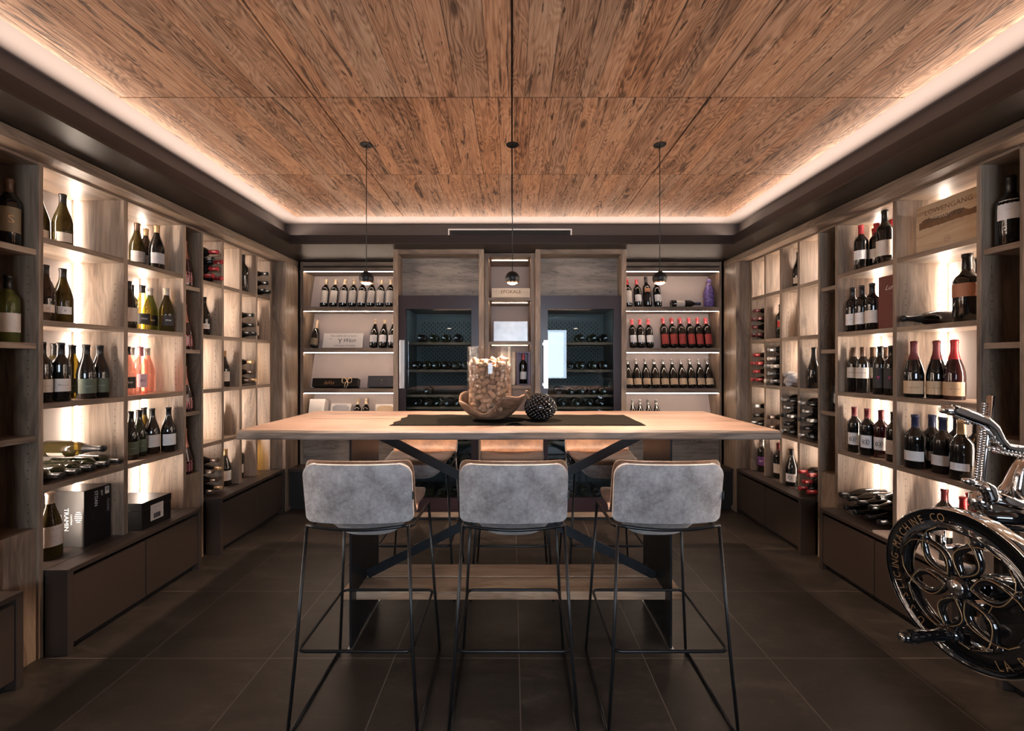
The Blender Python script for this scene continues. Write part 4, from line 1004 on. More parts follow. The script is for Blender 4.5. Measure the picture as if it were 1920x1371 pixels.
# items on back shelves
def slant_box(name, label, cat, x0, x1, h, lv, mat, d=.05, yb=4.40):
    z = BZ[lv]; a = math.radians(14.5); c, s_ = math.cos(a), math.sin(a)
    t = thing(name, label, cat, ((x0+x1)/2, yb, z))
    def P(x, u, v): return (x, yb-d*c+u*c+v*s_, z+.0006+d*s_*1.0-u*s_+v*c-.0)
    MB().hexa([P(x0, 0, 0), P(x1, 0, 0), P(x1, d, 0), P(x0, d, 0), P(x0, 0, h), P(x1, 0, h), P(x1, d, h), P(x0, d, h)]).build(name+'_body', mat, t)
    fr_ = frame(P((x0+x1)/2, -.0015, h/2), (1, 0, 0), (0, s_, c)); return t, fr_
def on(fr_, x, y): return fr_ @ Matrix.Translation((x, y, 0))
XP = lambda px, y=4.35: (px-960)*y/800
t, f = slant_box('wooden_sign', 'white painted wooden sign about wine leaning between bottles, back left second shelf', 'sign', XP(602), XP(677), .155, 2, 'white_box', .02)
text('Das Leben ist zu kurz', .030, on(f, 0, .05), 'lettering', 'ink_brown', t); text('Wein', .060, on(f, .06, .0), 'lettering', 'ink', t, .5)
text('um', .022, on(f, -.13, .018), 'lettering', 'ink', t); text('schlechten zu trinken', .026, on(f, .02, -.055), 'lettering', 'ink', t, .3)
text('Y', .075, on(f, -.03, -.01), 'glass_drawing', 'ink', t)
t, f = slant_box('gift_box', 'long black gift box with raffia bow, back left third shelf', 'gift box', XP(587), XP(671), .085, 1, 'black_box', .08)
text('lafóa', .055, on(f, -.06, -.004), 'script_logo', 'gold', t, .4)
bw = MB(); bxm = f @ Matrix.Translation((.125, .012, .004))
for sg in (-1, 1):
    bw.tube([bxm @ Vector((sg*.05*math.sin(a)*abs(math.sin(a/1.0))**.3*(1 if a < PI else 1), .028*math.sin(2*a)*1.0+.006, .006*math.sin(a))) for a in [k*PI/8 for k in range(9)]], (.006, .0025), 6)
    bw.tube([bxm @ Vector((0, 0, .003)), bxm @ Vector((sg*.015, -.03, .006)), bxm @ Vector((sg*.008-.01, -.075, .008))], .0035, 6)
bw.build('raffia_bow', 'raffia', t)
t, f = slant_box('gift_box', 'dark grey flat gift box with small crest, back left third shelf beside fridge', 'gift box', XP(689), XP(737), .115, 1, plain('anthracite card', (.035, .037, .042), .45), .06)
text('------', .014, on(f, .01, -.02), 'crest_name', 'gold', t); text('o', .034, on(f, .01, .015), 'crest', 'gold', t)
z = BZ[0]
for nm, lb_, a, b, h, kd in (('white_carton', 'white open cardboard carton, back left lowest shelf', 579, 608, .285, 0), ('picture_frame', 'white frame with dark arched picture, back left lowest shelf', 614, 652, .252, 1), ('picture_frame', 'pale frame with sepia picture beside fridge, back left lowest shelf', 699, 737, .245, 2)):
    t, f = slant_box(nm, lb_, 'frame' if kd else 'carton', XP(a), XP(b), h, 0, 'white_box', .10 if kd == 0 else .02)
    if kd:
        w_ = XP(b)-XP(a); MB().extr([(-w_/2+.018, -h/2+.015), (w_/2-.018, -h/2+.015), (w_/2-.018, h/2-.035), (w_/4, h/2-.016), (-w_/4, h/2-.016), (-w_/2+.018, h/2-.035)], 0, .0008, f).build('picture', 'paper_grey' if kd == 1 else 'paper_kraft', t)
# niche column contents
zz = CZS[3]; t = thing('wooden_crate', 'pale wooden crate with brown lettering in the top lit niche', 'crate', (-.02, 4.05, zz))
X0, X1 = XP(922, 3.97), XP(994, 3.97)
B(X0, X1, 3.972, 3.984, zz+.0006, zz+.088).build('front_board', 'crate', t, bev=.001)
B(X0, X0+.010, 3.9845, 4.20, zz+.0006, zz+.088).build('side_board', 'crate', t); B(X1-.010, X1, 3.9845, 4.20, zz+.0006, zz+.088).build('side_board', 'crate', t)
B(X0, X1, 4.2005, 4.21, zz+.0006, zz+.088).build('rear_board', 'crate', t); B(X0+.011, X1-.011, 3.985, 4.20, zz+.0006, zz+.08).build('lid_board', 'crate', t)
printed(t, 'EPOKALE', .046, ((X0+X1)/2, 3.9712, zz+.053), (1, 0, 0), (0, 0, 1), 'ink_brown'); printed(t, '---', .013, ((X0+X1)/2, 3.9712, zz+.020), (1, 0, 0), (0, 0, 1), 'ink_brown')
zz = CZS[2]; o = B(XP(925, 3.98), XP(990, 3.98), 3.985, 4.12, zz+.0006, zz+.19).build('tin_box', plain('scuffed pale metal', (.62, .63, .64), .35, .3, var=.12, scale=12), bev=.004)
tag(o, 'scuffed pale metal box in the middle lit niche', 'box')
zz = CZS[1]; t = thing('open_gift_case', 'tall open aubergine gift case holding one bottle in the lower niche', 'gift case', (.095, 4.05, zz))
a, b = XP(968.5, 4.02), XP(994, 4.02); m = MB().box(a, a+.02, 4.0, 4.12, zz+.0006, zz+.31).box(b-.02, b, 4.0, 4.12, zz+.0006, zz+.31).box(a+.02, b-.02, 4.105, 4.12, zz+.0006, zz+.31).box(a+.02, b-.02, 4.0, 4.105, zz+.0006, zz+.012).box(a+.02, b-.02, 4.0, 4.105, zz+.298, zz+.31)
m.build('case_body', plain('aubergine card', (.07, .018, .05), .4), t)
o = bottle('bord', 'dark', 'pinkred', 'white', ((a+b)/2, 4.055, zz+.0125), -PI/2, scale=.94); tag(o, 'dark bottle with red capsule standing inside the open aubergine case', 'wine bottle')
o = B(XP(933, 4.0), XP(966, 4.0), 4.02, 4.14, zz+.0006, zz+.31).build('pale_carton', 'crate', bev=.002); tag(o, 'pale upright carton behind the cork vase in the lower niche', 'carton')
# resting places of the corks in the vase: x, y, z in mm and turns in degrees
CORKS = [(86,-4,12,90,45,118),(29,28,12,90,102,-33),(-7,100,12,-90,85,-86),(-69,58,12,-90,-18,-61),(-67,-5,12,90,116,3),(-22,-40,12,-90,156,7),(-5,-75,12,-90,20,-89),(25,-26,12,-90,54,8),(75,47,12,-90,135,-27),(17,59,12,-90,-58,-26),(-40,81,12,90,157,22),(-44,33,12,90,78,86),(-85,-37,12,90,-88,46),(-1,-13,12,90,-126,8),(12,-99,12,90,-27,97),(55,-20,12,90,-8,28),(45,64,23,-126,4,-69),(-8,62,12,-90,1,-27),(-82,57,37,-72,-142,-46),(-44,-1,19,70,20,-11),(-60,-65,12,-90,129,-35),(15,-56,34,96,167,6),(58,-68,12,90,-155,-1),(65,11,23,3,5,-87),(40,92,22,126,23,-98),(-38,47,34,83,11,83),(-86,26,23,53,10,91),(-24,-30,36,88,29,103),(-43,-78,23,30,44,112),(38,-65,24,67,4,159),(96,-33,25,-6,28,-123),(41,18,30,-96,102,-37),(-9,88,34,54,104,-65),(-56,33,50,-103,7,-117),(-89,0,25,50,8,97),(-20,-54,40,-29,117,-29),(-5,-89,36,-90,62,13),(73,-51,31,24,115,-38),(98,27,24,-8,0,-169),(3,26,27,143,53,-32),(-45,90,37,-63,33,-48),(-63,10,48,-53,-16,56),(-98,-28,47,0,-2,90),(-18,-25,61,101,48,35),(40,-80,46,102,16,21),(78,-13,36,-100,52,-90),(79,42,36,86,-4,162),(7,65,33,-90,61,-26),(-77,64,59,-66,126,-20),(-62,-19,43,52,32,78),(-76,-65,35,84,18,39),(12,-21,47,-163,17,-56),(60,-66,45,124,-24,2),(88,18,58,-94,7,-121),(61,64,41,-96,139,-23),(-18,18,42,-31,47,13),(-97,31,60,14,17,113),(-68,-47,50,61,105,25),(-26,-99,24,-1,10,160),(35,-31,41,-42,-165,-50),(95,-32,63,-70,152,-9),(43,25,59,73,146,-40),(42,84,55,-17,-42,-147),(-45,58,56,-41,24,-157),(-89,-6,54,-42,-49,-152),(-48,-44,69,-55,125,-20),(-6,-100,60,92,-41,85),(49,-23,61,-54,66,-108),(69,1,58,76,81,46),(25,49,60,-23,12,-92),(-1,92,59,-85,57,-54),(-61,30,76,-66,97,-70),(-78,-38,76,59,109,100),(-26,-70,64,49,-36,155),(38,-81,71,57,112,-12),(22,-10,76,-117,42,38),(94,39,70,-2,158,106),(2,66,58,-107,-22,128),(-36,82,66,-79,-36,-155),(-52,6,70,120,3,90),(-74,-71,72,-18,7,67),(14,-53,66,34,45,77),(66,-64,72,62,19,161),(34,6,91,-19,-164,-71),(63,63,66,113,41,116),(-17,87,82,79,60,25),(-69,72,81,-106,30,-55),(-31,-20,84,-44,60,-59),(-45,-90,79,-53,59,-84),(45,-50,90,-32,69,-98),(87,-20,82,-65,17,-66),(10,16,53,49,-5,147),(39,94,84,-22,33,-59),(-25,36,77,54,30,154),(-100,13,84,27,26,132),(-36,-57,86,70,131,-38),(-3,-87,81,63,36,-53),(64,-41,104,-30,167,-6),(89,10,81,77,81,70),(41,45,90,55,122,-17),(-27,97,107,107,-10,103),(-38,10,90,55,121,36),(-89,-8,96,-60,-9,58),(-20,-66,102,45,-32,-115),(15,-100,93,-141,6,-89),(67,-7,94,-19,65,-5),(73,35,89,-2,-144,-73),(5,48,75,53,-173,-31),(-54,68,100,59,146,6),(-44,-10,103,-6,73,-7),(-76,-45,100,57,120,73),(0,-52,91,-4,-143,-54),(72,-70,108,-9,62,35),(66,4,117,56,-4,83),(77,64,92,-67,25,-130),(-5,35,93,39,43,136),(-81,41,99,85,49,60),(-73,-27,115,-87,74,-94),(-50,-75,105,-86,75,15),(34,-82,95,-90,123,53),(86,-26,111,106,7,72),(20,26,102,12,-20,71),(15,85,89,-81,16,-139),(-1,10,104,11,53,115),(-69,9,112,-53,-23,-132),(-71,-55,123,51,-6,163),(-19,-87,118,27,54,104),(18,-37,99,-63,-162,28),(102,11,116,4,174,-49),(54,41,110,67,47,-64),(-19,73,105,-61,-44,-88),(-33,26,109,9,119,131),(-91,8,125,45,63,-11),(-43,-49,126,-124,71,-50),(15,-99,129,-54,110,-48),(43,-31,115,14,140,79),(84,33,127,83,102,-81),(18,62,113,72,112,-12),(-60,62,123,-2,115,-67),(-43,0,133,119,47,11),(-89,-49,144,-164,-23,82),(-8,-47,122,-37,164,6),(44,-77,118,-101,-34,27),(26,-15,122,77,30,115),(49,88,119,-131,-13,-108),(-2,49,128,-58,22,-154),(-84,58,131,-15,-4,-46),(-56,-21,149,63,99,30),(-53,-85,133,-107,7,-124),(10,-70,120,-29,-60,-77),(87,-52,138,-26,169,-10),(19,7,133,-23,70,5),(2,89,146,70,10,178),(-33,59,125,-86,137,25),(-97,27,144,-72,133,-2),(-58,-49,160,28,46,104),(-15,-100,152,29,-141,-49),(49,-28,145,74,131,27),(88,-21,136,-79,35,133),(57,65,127,-56,-5,-80),(1,100,124,-109,-22,-83),(-69,39,134,16,47,64),(-92,-14,157,10,120,-99),(-13,-18,123,-25,145,29),(10,-85,149,-65,9,-125),(70,-13,154,3,50,-38),(100,8,153,107,-144,-6),(26,55,135,-98,118,-9),(-39,92,146,46,60,73),(-61,24,155,61,45,79),(-80,-61,176,135,57,77),(7,-32,145,114,132,22),(57,-81,141,111,-25,114),(64,21,149,-92,-26,-85),(61,44,143,-80,-5,-83),(-19,57,147,76,15,3),(-84,55,168,-74,15,151),(-38,-6,157,45,142,30),(-39,-78,151,133,-23,88),(25,-66,149,160,-29,21),(72,-54,172,97,-44,44),(67,66,172,-95,0,-154),(46,76,151,121,72,32),(-40,68,159,161,33,-3),(-88,17,172,-83,57,-107),(-20,-26,167,15,57,-167),(-24,-86,170,-117,20,-45),(42,-51,157,90,129,45),(89,13,176,-42,-35,-83),(40,40,165,-66,27,-48),(21,87,162,61,101,-37),(-48,49,174,73,-12,65),(-87,-23,179,103,27,101),(-28,-48,154,-162,-43,36),(38,-81,174,111,58,27),(44,-28,175,52,41,-83),(82,36,169,-110,52,-79),(-2,17,144,56,-127,-33),(-9,89,169,74,167,5),(-60,31,181,63,45,42),(-60,-54,191,134,-36,44),(1,-59,176,-109,28,11),(64,-79,175,-5,19,25),(41,3,169,-49,39,-68),(84,53,193,96,20,34),(3,11,170,-32,99,-114),(-25,84,187,102,77,42),(-54,-3,191,101,-51,81),(-41,-81,192,46,54,54),(14,-23,173,0,37,-161),(92,-41,182,-13,-135,-96),(47,19,192,20,38,-55),(36,82,180,-85,-50,-14),(17,-8,198,74,-35,48),(-61,80,181,47,33,-79),(-58,-30,196,-114,-18,-98),(-6,-91,198,163,22,45),(16,-58,197,-57,9,141),(79,-5,190,26,68,165),(51,68,196,86,-9,171),(11,90,183,-85,39,-1),(-22,12,165,-39,49,-128),(-100,10,193,55,-59,-154),(-29,-54,198,-147,20,-63),(18,-100,192,-1,-1,-135),(63,-26,193,113,59,75),(61,32,210,-137,-21,-31),(22,36,184,103,-145,-14),(-6,89,202,76,-39,34),(-20,12,193,-47,41,-140),(-97,-26,207,-74,0,15),(-3,-73,228,-80,61,-96),(69,-58,205,69,63,34),(66,-6,217,103,47,87),(71,71,219,108,71,62),(2,51,195,60,15,114),(-45,77,199,132,58,57),(-63,-6,216,82,-30,-90),(-73,-71,214,15,157,-10),(39,-80,202,67,-19,-164),(83,-35,214,-102,46,-114),(32,14,223,0,39,26),(35,82,212,-17,-102,92),(-24,73,211,111,56,31),(-74,49,197,80,21,74),(-50,-44,218,98,-8,140),(-39,-92,216,-75,27,-106),(56,-71,225,79,-172,-12),(100,-17,221,-24,-168,-34),(18,34,209,-51,101,-48),(2,100,222,126,26,106),(-30,36,207,-82,-59,-115),(-102,4,227,-14,-11,141),(-25,-15,217,30,-174,21),(-17,-88,248,134,71,34),(87,-49,237,-31,21,6),(93,29,214,74,128,12),(29,72,234,-68,41,-33),(-36,65,231,-32,51,36),(-63,19,204,-60,16,-88),(-81,-38,227,89,23,123),(0,-27,209,32,-58,-127),(29,-84,230,-58,70,16),(92,-2,242,-144,5,-45),(60,66,246,103,34,124),(-7,66,228,-91,-20,1),(-57,73,222,147,-35,-52),(-62,4,239,-68,124,-59),(-40,-79,237,-69,157,1),(27,-41,213,-130,-44,-29),(61,-31,244,38,58,-65),(42,48,227,-141,-57,-12),(26,98,249,-12,-27,-169),(-28,31,234,-14,56,70),(-90,43,221,-124,-78,8),(-40,-29,241,23,76,134),(-7,-47,229,14,52,-11),(6,3,228,49,48,29),(79,-25,265,72,68,44),(64,77,267,-70,35,-118),(1,86,251,120,30,66),(-71,32,232,-49,-21,102),(-86,-24,247,72,-22,103),(-7,-15,244,-121,-135,10),(12,-73,253,-101,37,-28),(74,-49,270,57,132,25),(86,25,237,-80,43,-55),(10,36,242,-13,-126,97),(20,77,267,63,15,-133),(-58,25,252,-130,-11,-54),(-73,-51,245,-68,104,-42),(17,-31,240,16,-150,-78),(60,-80,247,94,-38,124),(53,36,258,-38,11,51),(79,47,245,38,19,68),(-96,30,259,-28,58,41),(-71,54,241,-71,119,-68),(-28,-53,260,90,26,126),(-71,-73,258,-32,14,67),(41,-33,232,73,-22,-4)]
# ------------------------------------------------------------------ things on the table
m = MB(); nx, ny = 40, 14; X0, X1, Y0, Y1 = -.597, .652, 2.076, 2.496; vs = []; fs = []
rr = random.Random(9)
for j in range(ny+1):
    for i in range(nx+1):
        u, v = i/nx, j/ny; x = X0+(X1-X0)*u; y = Y0+(Y1-Y0)*v
        if j == ny: y += .006*math.sin(i*1.1)
        if i == 0: x += .008*math.sin(j*1.3)
        z = TZ+.0036+.0006*math.sin(i*.9+j)
        d = ((x-.012)/.024)**2+((y-2.08)/.035)**2; z += .020*math.exp(-d)
        vs.append((x, y, z))
for j in range(ny):
    for i in range(nx): a = j*(nx+1)+i; fs.append((a, a+1, a+nx+2, a+nx+1))
m.add(vs, fs, True); o = m.build('table_runner', 'runner'); sd = o.modifiers.new('s', 'SOLIDIFY'); sd.thickness = .0022; sd.offset = -1
tag(o, 'dark linen table runner lying along the middle of the bar table', 'table runner')
# driftwood bowl
BX, BY, BZ0 = -.115, 2.275, TZ+.0035
t = thing('driftwood_bowl', 'rough driftwood root bowl holding the glass vase of corks', 'bowl', (BX, BY, BZ0))
m = MB(); seg = 48; prof = [(.0, .004), (.045, .0), (.085, .012), (.125, .045), (.152, .085), (.164, .110), (.158, .118), (.142, .108), (.118, .062), (.09, .045), (.0, .040)]
vs = []; fs = []
def bw_(a, k, r, z):
    w_ = 1+.06*math.sin(2*a+.6)+.05*math.sin(3*a+1.7)+.03*math.sin(7*a)
    hz = 1.0
    if 3 <= k <= 7:
        hz = 1+.20*math.sin(a*2+2.6)+.10*math.sin(5*a+1)-.36*math.exp(-((((a+PI/2+.12+PI) % (2*PI))-PI)/.42)**2)
    sq = .80
    return (BX+r*w_*math.cos(a)*1.06, BY+r*w_*sq*math.sin(a), BZ0+z*hz)
for k, (r, z) in enumerate(prof):
    for i in range(seg): vs.append(bw_(2*PI*i/seg, k, max(r, .002), z))
for k in range(len(prof)-1):
    for i in range(seg): a, b = k*seg+i, k*seg+(i+1) % seg; fs.append((a, b, b+seg, a+seg))
m.add(vs, fs, True); o = m.build('bowl_body', 'drift', t); s_ = o.modifiers.new('s', 'SUBSURF'); s_.levels = s_.render_levels = 1
# glass vase
VXc, VYc, VZ = -.118, 2.275, BZ0+.0425
R = .121
v = thing('glass_vase', 'tall clear glass cylinder vase full of corks in the bowl', 'vase', (VXc, VYc, VZ))
m = MB().lathe([(.0001, 0), (R-.004, 0), (R, .004), (R, .345), (R-.0015, .348), (R-.004, .348), (R-.005, .345), (R-.005, .012), (R-.008, .009), (.0001, .009)], 56, (VXc, VYc, VZ))
m.build('vase_cylinder', 'vase_glass', v)
M['cork'] = plain('cork', (.36, .225, .15), .8, var=.30, scale=70)
cm = MB().lathe([(.0001, -.0222), (.0112, -.0222), (.012, -.0212), (.012, .0212), (.0112, .0222), (.0001, .0222)], 14).mesh('cork', M['cork'])
for i, (x, y, z, a, b, c) in enumerate(CORKS):
    o = bpy.data.objects.new('wine_cork', cm); COL.objects.link(o)
    o.location = (VXc+x/1000, VYc+y/1000, VZ+.0095+z/1000); o.rotation_euler = tuple(math.radians(q) for q in (a, b, c))
    tag(o, 'used wine cork in the pile filling the clear glass vase', 'cork', 'corks in the glass vase')
# black bead grapes
GX, GY, GZ = .142, 2.25, TZ+.0046
t = thing('bead_fruit', 'black glossy beaded fruit ornament with curled stem right of the bowl', 'ornament', (GX, GY, GZ))
bd = MB(); core = MB(); gr = random.Random(8)
def gshape(th, ph):     # th from top
    r = .072*(1+.10*math.cos(ph-.2)); return Vector((r*math.sin(th)*math.cos(ph)*1.08, r*math.sin(th)*math.sin(ph), .066*math.cos(th)+.010*math.cos(2*th)*0))
cvs = []; cfs = []
for i in range(13):
    for k in range(24):
        p = gshape(PI*i/12 if 0 < i < 12 else (.01 if i == 0 else PI-.01), 2*PI*k/24)*.93; cvs.append((GX+p.x, GY+p.y, GZ+.069+p.z))
for i in range(12):
    for k in range(24): a = i*24+k; b = i*24+(k+1) % 24; cfs.append((a, a+24, b+24, b))
core.add(cvs, cfs, True).build('ornament_body', 'gloss_black', t)
N = 230; sph = []
for i in range(5):
    for k in range(7): sph.append((math.sin(PI*i/4)*math.cos(2*PI*k/7), math.sin(PI*i/4)*math.sin(2*PI*k/7), math.cos(PI*i/4)))
sfs = [(i*7+k, (i+1)*7+k, (i+1)*7+(k+1) % 7, i*7+(k+1) % 7) for i in range(4) for k in range(7)]
for i in range(N):
    zc = 1-2*(i+.5)/N; th = math.acos(zc); ph = i*2.399963
    p = gshape(th, ph)*(.985+.03*gr.random()); rb_ = .0078+.0018*gr.random()
    if .069+p.z < .008: continue
    bd.add([(GX+p.x+rb_*a, GY+p.y+rb_*b, GZ+.069+p.z+rb_*c) for a, b, c in sph], sfs, True)
ob = bd.build('beads', 'gloss_black', t); ob['kind'] = 'stuff'
MB().tube([(GX-.045, GY-.02, GZ+.105), (GX-.060, GY-.02, GZ+.125), (GX-.072, GY-.02, GZ+.142), (GX-.066, GY-.022, GZ+.156), (GX-.056, GY-.022, GZ+.152)], [.007, .006, .006, .005, .003], 8).build('stem', 'drift', t)

# ------------------------------------------------------------------ slicing machine with flywheel
WR = .19; WC = Vector((1.12875, 1.075, CZ-.56571875)); th = math.radians(-85)
wt = Vector((math.cos(th), math.sin(th), 0)); wz = Vector((0, 0, 1)); wn_ = wt.cross(wz)    # wn_ points to the handle side (towards -x)
W4 = Matrix((wt, wz, wn_)).transposed().to_4x4(); W4.translation = WC
S = thing('slicing_machine', 'vintage black and chrome hand slicing machine with large lettered flywheel', 'slicing machine', (1.45, 1.05, 0))
def wp(r, deg, h=0.0): a = math.radians(deg); return W4 @ Vector((WR*r*math.cos(a), WR*r*math.sin(a), h))
Wl = lambda pr, n=64: MB().lathe(pr, n, (0, 0, 0), mat=W4.to_3x3())
def wlathe(pr, n=72):
    q = MB().lathe(pr, n, mat=W4.to_3x3()); q.v = [(x+WC.x, y+WC.y, z+WC.z) for x, y, z in q.v]; return q
r = WR
fw = wlathe([(r*.70, -.012), (r*.71, .002), (r*.735, .006), (r*.76, .0015), (r*.97, .0015), (r*.985, .006), (r*.985, -.030), (r*.76, -.030), (r*.70, -.024), (r*.70, -.012)]).build('flywheel', 'gloss_black', S)
wlathe([(r*.985, .0062), (r*.999, .0055), (r*1.006, .0), (r*1.006, -.032), (r*.996, -.036), (r*.985, -.034)]).build('chrome_rim', 'chrome', fw)
def leaf(r0, r1, ang, hw, n=12, h=0.0):
    pts = []
    for k in range(n+1): u = k/n; pts.append((r0+(r1-r0)*u, hw*math.sin(PI*u)))
    for k in range(1, n): u = 1-k/n; pts.append((r0+(r1-r0)*u, -hw*math.sin(PI*u)))
    a = math.radians(ang); return [W4 @ Vector((WR*(x*math.cos(a)-y*math.sin(a)), WR*(x*math.sin(a)+y*math.cos(a)), h)) for x, y in pts]
PA = (75, 135, 197, 257, 307, 18)
for a in PA:
    MB().tube(leaf(.15, .64, a, .125), (.0085, .0085), 8, closed=True).build('spoke_leaf', 'gloss_black', fw)
    # arms from the leaf tip to the ring
    MB().tube([wp(.58, a, -.008), wp(.66, a, -.008), wp(.72, a, -.008)], [.011, .012, .018], 8).build('spoke_arm', 'gloss_black', fw)
    MB().tube(leaf(.16, .62, a, .150, h=.0088), .0011, 4, closed=True).build('pinstripe', 'gold', fw)
    for sg in (-1, 1):
        MB().tube([wp(.615, a, .0085), wp(.665, a+sg*5, .008), wp(.715, a+sg*13, .0075), wp(.742, a+sg*24, .0075)], .0011, 4).build('pinstripe', 'gold', fw)
# solid counterweight between two leaves
poly = [(.735*math.cos(math.radians(q)), .735*math.sin(math.radians(q))) for q in range(-58, 26, 3)]
poly += [(.30*math.cos(math.radians(q)), .30*math.sin(math.radians(q))) for q in range(0, -41, -8)]
MB().extr([(x*WR, y*WR) for x, y in poly], -.024, -.001, W4).build('counterweight', 'gloss_black', fw)
st_ = [wp(.735, q, .0004) for q in range(-55, 23, 4)]+[wp(.55, 8, .0004), wp(.36, -8, .0004), wp(.36, -32, .0004), wp(.55, -46, .0004)]
MB().tube(st_, .0011, 4, closed=True).build('pinstripe', 'gold', fw)
wlathe([(.0001, .016), (r*.07, .016), (r*.085, .013), (r*.12, .011), (r*.145, .004), (r*.16, -.006), (r*.16, -.03), (.0001, -.03)], 40).build('hub', 'gloss_black', fw)
wlathe([(.0001, .021), (r*.035, .020), (r*.05, .017), (r*.09, .0165), (r*.095, .0125)], 32).build('hub_cap', 'chrome', fw)
def arc_text(txt, a0, step, flip, size):
    out = MB(); a = a0
    for ch in txt:
        if ch != ' ':
            vs, fs = textpts(ch, size); ar = math.radians(a)
            rot = (a-90) if not flip else (a+90)
            m4 = W4 @ Matrix.Translation((WR*.865*math.cos(ar), WR*.865*math.sin(ar), .0021)) @ Matrix.Rotation(math.radians(rot), 4, 'Z') @ Matrix.Diagonal((.8, 1, 1, 1))
            out.add([m4 @ Vector(v) for v in vs], fs)
        wch = {'I': .62, '.': .55, ' ': .75, 'M': 1.15, 'A': 1.05, 'L': .9}.get(ch, 1.0)
        a += step*wch if flip else -step*wch
    return out
arc_text('U.S.SLICING MACHINE CO.', 236, 7.05, False, .030).build('lettering', 'gold', fw)
arc_text('LA PORTE IND.', -60, 7.6, True, .030).build('lettering', 'gold', fw)
# crank handle
h0 = wp(.67, -96, .0); hd = wn_
def hp(d): return h0+hd*d
MB().tube([hp(-.02), hp(.012), hp(.02)], [.021, .019, .012], 16).build('handle_boss', 'gloss_black', fw)
hh = MB().tube([hp(d) for d in (.016, .022, .030, .050, .080, .110, .130, .142, .147)], [.011, .0155, .0165, .014, .0135, .0165, .0165, .014, .010], 20).build('crank_handle', 'gloss_black', fw)
MB().tube([hp(.1465), hp(.149), hp(.1505)], [.0095, .009, .006], 16).build('handle_cap', 'chrome', hh)
# axle, body and stand (mostly to the right of the picture)
def q3(px, py, y): return Vector(((px-960)*y/800, y, CZ-(py-680)*y/800))
MB().tube([WC-wn_*.03, WC-wn_*.10, WC-wn_*.20], [.030, .026, .026], 20).build('axle', 'gloss_black', S)
bx0 = WC.x+.20
MB().box(bx0, bx0+.42, .84, 1.30, .60, .655).build('machine_bed', 'gloss_black', S, bev=.02)
MB().box(bx0+.03, bx0+.30, .92, 1.22, .655, .90).build('machine_body', 'gloss_black', S, bev=.03)
MB().tube([(bx0+.02, 1.27, .70), (bx0+.40, 1.27, .70)], .012, 12).build('slide_rod', 'chrome', S)
MB().tube([(bx0+.02, .90, .70), (bx0+.40, .90, .70)], .012, 12).build('slide_rod', 'chrome', S)
ped = MB().lathe([(.0001, .0), (.20, 0), (.205, .02), (.17, .05), (.09, .12), (.065, .30), (.075, .45), (.13, .56), (.15, .5995), (.0001, .5995)], 40, (bx0+.30, 1.10, 0)); ped.build('pedestal', 'gloss_black', S)
wlp = [(.14, 0), (.145, .012), (.14, .024)]
# chrome vertical toothed post with curved arm, all at about one metre and a quarter from the camera
YA = 1.20
MB().tube([q3(1858, 742, YA), q3(1850, 820, YA), q3(1842, 900, YA), q3(1838, 940, YA)], [(.011, .010)]*4, 4, flat=(0, 1, 0)).build('toothed_post', 'chrome', S)
tp = MB()
for k in range(34):
    u = k/33; c = q3(1852-17*u, 757+155*u, YA)+Vector((-.010, -.004, 0)); tp.tube([c+Vector((-.008, 0, .0006)), c+Vector((.006, 0, -.0006))], .0026, 6)
tp.build('post_teeth', 'chrome', S)
arm = [(1767, 768), (1790, 770), (1818, 780), (1846, 790), (1862, 803), (1874, 826), (1885, 838), (1905, 842), (1935, 846), (1990, 852)]
MB().tube([q3(x, y, YA-.02) for x, y in arm], [(.011, .012), (.016, .014), (.017, .015), (.016, .015), (.015, .014), (.013, .013), (.012, .013), (.012, .013), (.012, .013), (.012, .013)], 10, flat=(0, 0, 1)).build('curved_arm', 'chrome', S)
sc_ = MB()
for k in range(12):
    c = q3(1856+k*8, 838+k*1.6+ (6 if k > 1 else 2), YA-.02); sc_.tube([c+Vector((0, -.011, 0)), c+Vector((0, .011, 0))], .0045, 8)
sc_.build('arm_scallops', 'chrome', S)
c = q3(1776, 790, YA); 
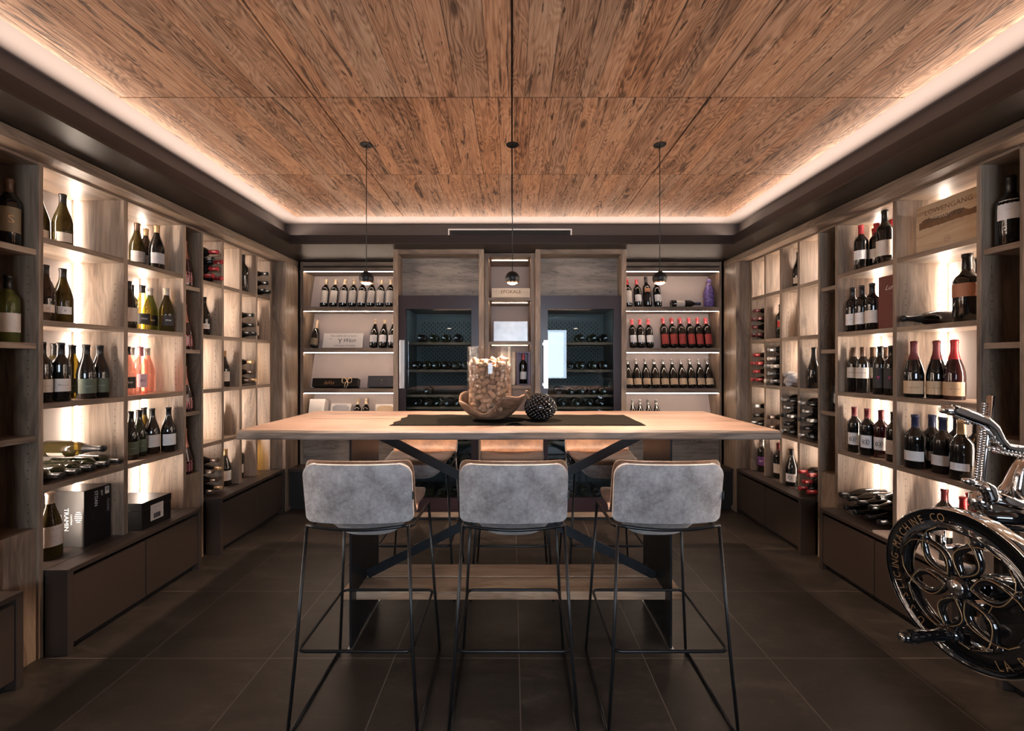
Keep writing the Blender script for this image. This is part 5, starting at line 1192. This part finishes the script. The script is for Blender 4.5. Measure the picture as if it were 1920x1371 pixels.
for px in (1813, 1826): MB().tube([q3(px, 786, YA-.02), q3(px, 796, YA-.02)], .006, 8).build('arm_lug', 'chrome', S)
cl = MB().tube([q3(1833, 925, YA), q3(1836, 940, YA), q3(1840, 952, YA)], [.018, .024, .022], 16).build('clamp', 'chrome', S)
MB().tube([q3(1806, 900, YA-.03), q3(1816, 903, YA-.03), q3(1832, 906, YA-.02)], [.006, .010, .012], 10).build('clamp_lever', 'chrome', cl)
MB().tube([q3(1836, 908, YA-.02), q3(1850, 916, YA-.02), q3(1856, 932, YA-.02), q3(1850, 944, YA-.02)], [.012, .020, .020, .012], 12).build('clamp_cap', 'chrome', cl)
MB().tube([q3(1850, 930, YA), q3(1900, 945, YA), q3(1990, 972, YA)], [(.020, .012), (.018, .012), (.018, .012)], 8, flat=(0, 0, 1)).build('carriage_bar', 'chrome', S)
MB().tube([q3(1919, 858, 1.28), q3(1906, 880, 1.28), q3(1893, 912, 1.28), q3(1872, 945, 1.28)], [.010, .014, .018, .028], 10).build('curved_strut', 'chrome', S)
MB().tube([q3(1925, 862, 1.24), q3(1914, 885, 1.24), q3(1908, 915, 1.24), q3(1912, 950, 1.24)], [.010, .012, .014, .02], 10).build('curved_strut', 'chrome', S)
MB().extr([(0, 0), (.30, 0), (.30, .07), (.10, .10), (.0, .095), (-.015, .05)], -.006, .006, frame(q3(1852, 992, 1.30), (1, 0, 0), (0, 0, 1))).build('receiving_plate', 'raw_steel', S)
MB().tube([q3(1845, 968, 1.17), q3(1940, 974, 1.17), q3(2010, 978, 1.17)], [.017, .019, .019], 18).build('black_cylinder', 'gloss_black', S)
MB().tube([q3(1830, 985, 1.20), q3(1900, 990, 1.20), q3(2010, 1000, 1.20)], [.008, .010, .010], 12).build('feed_rod', 'gloss_black', S)
MB().tube([q3(1768, 985, 1.30), q3(1768, 1020, 1.30), q3(1770, 1050, 1.30)], [.006, .007, .012], 12).build('small_post', 'chrome', S)
MB().tube([q3(1760, 1026, 1.32), q3(1800, 1026, 1.32), q3(1880, 1030, 1.32)], [.006, .010, .010], 12).build('cross_rod', 'chrome', S)
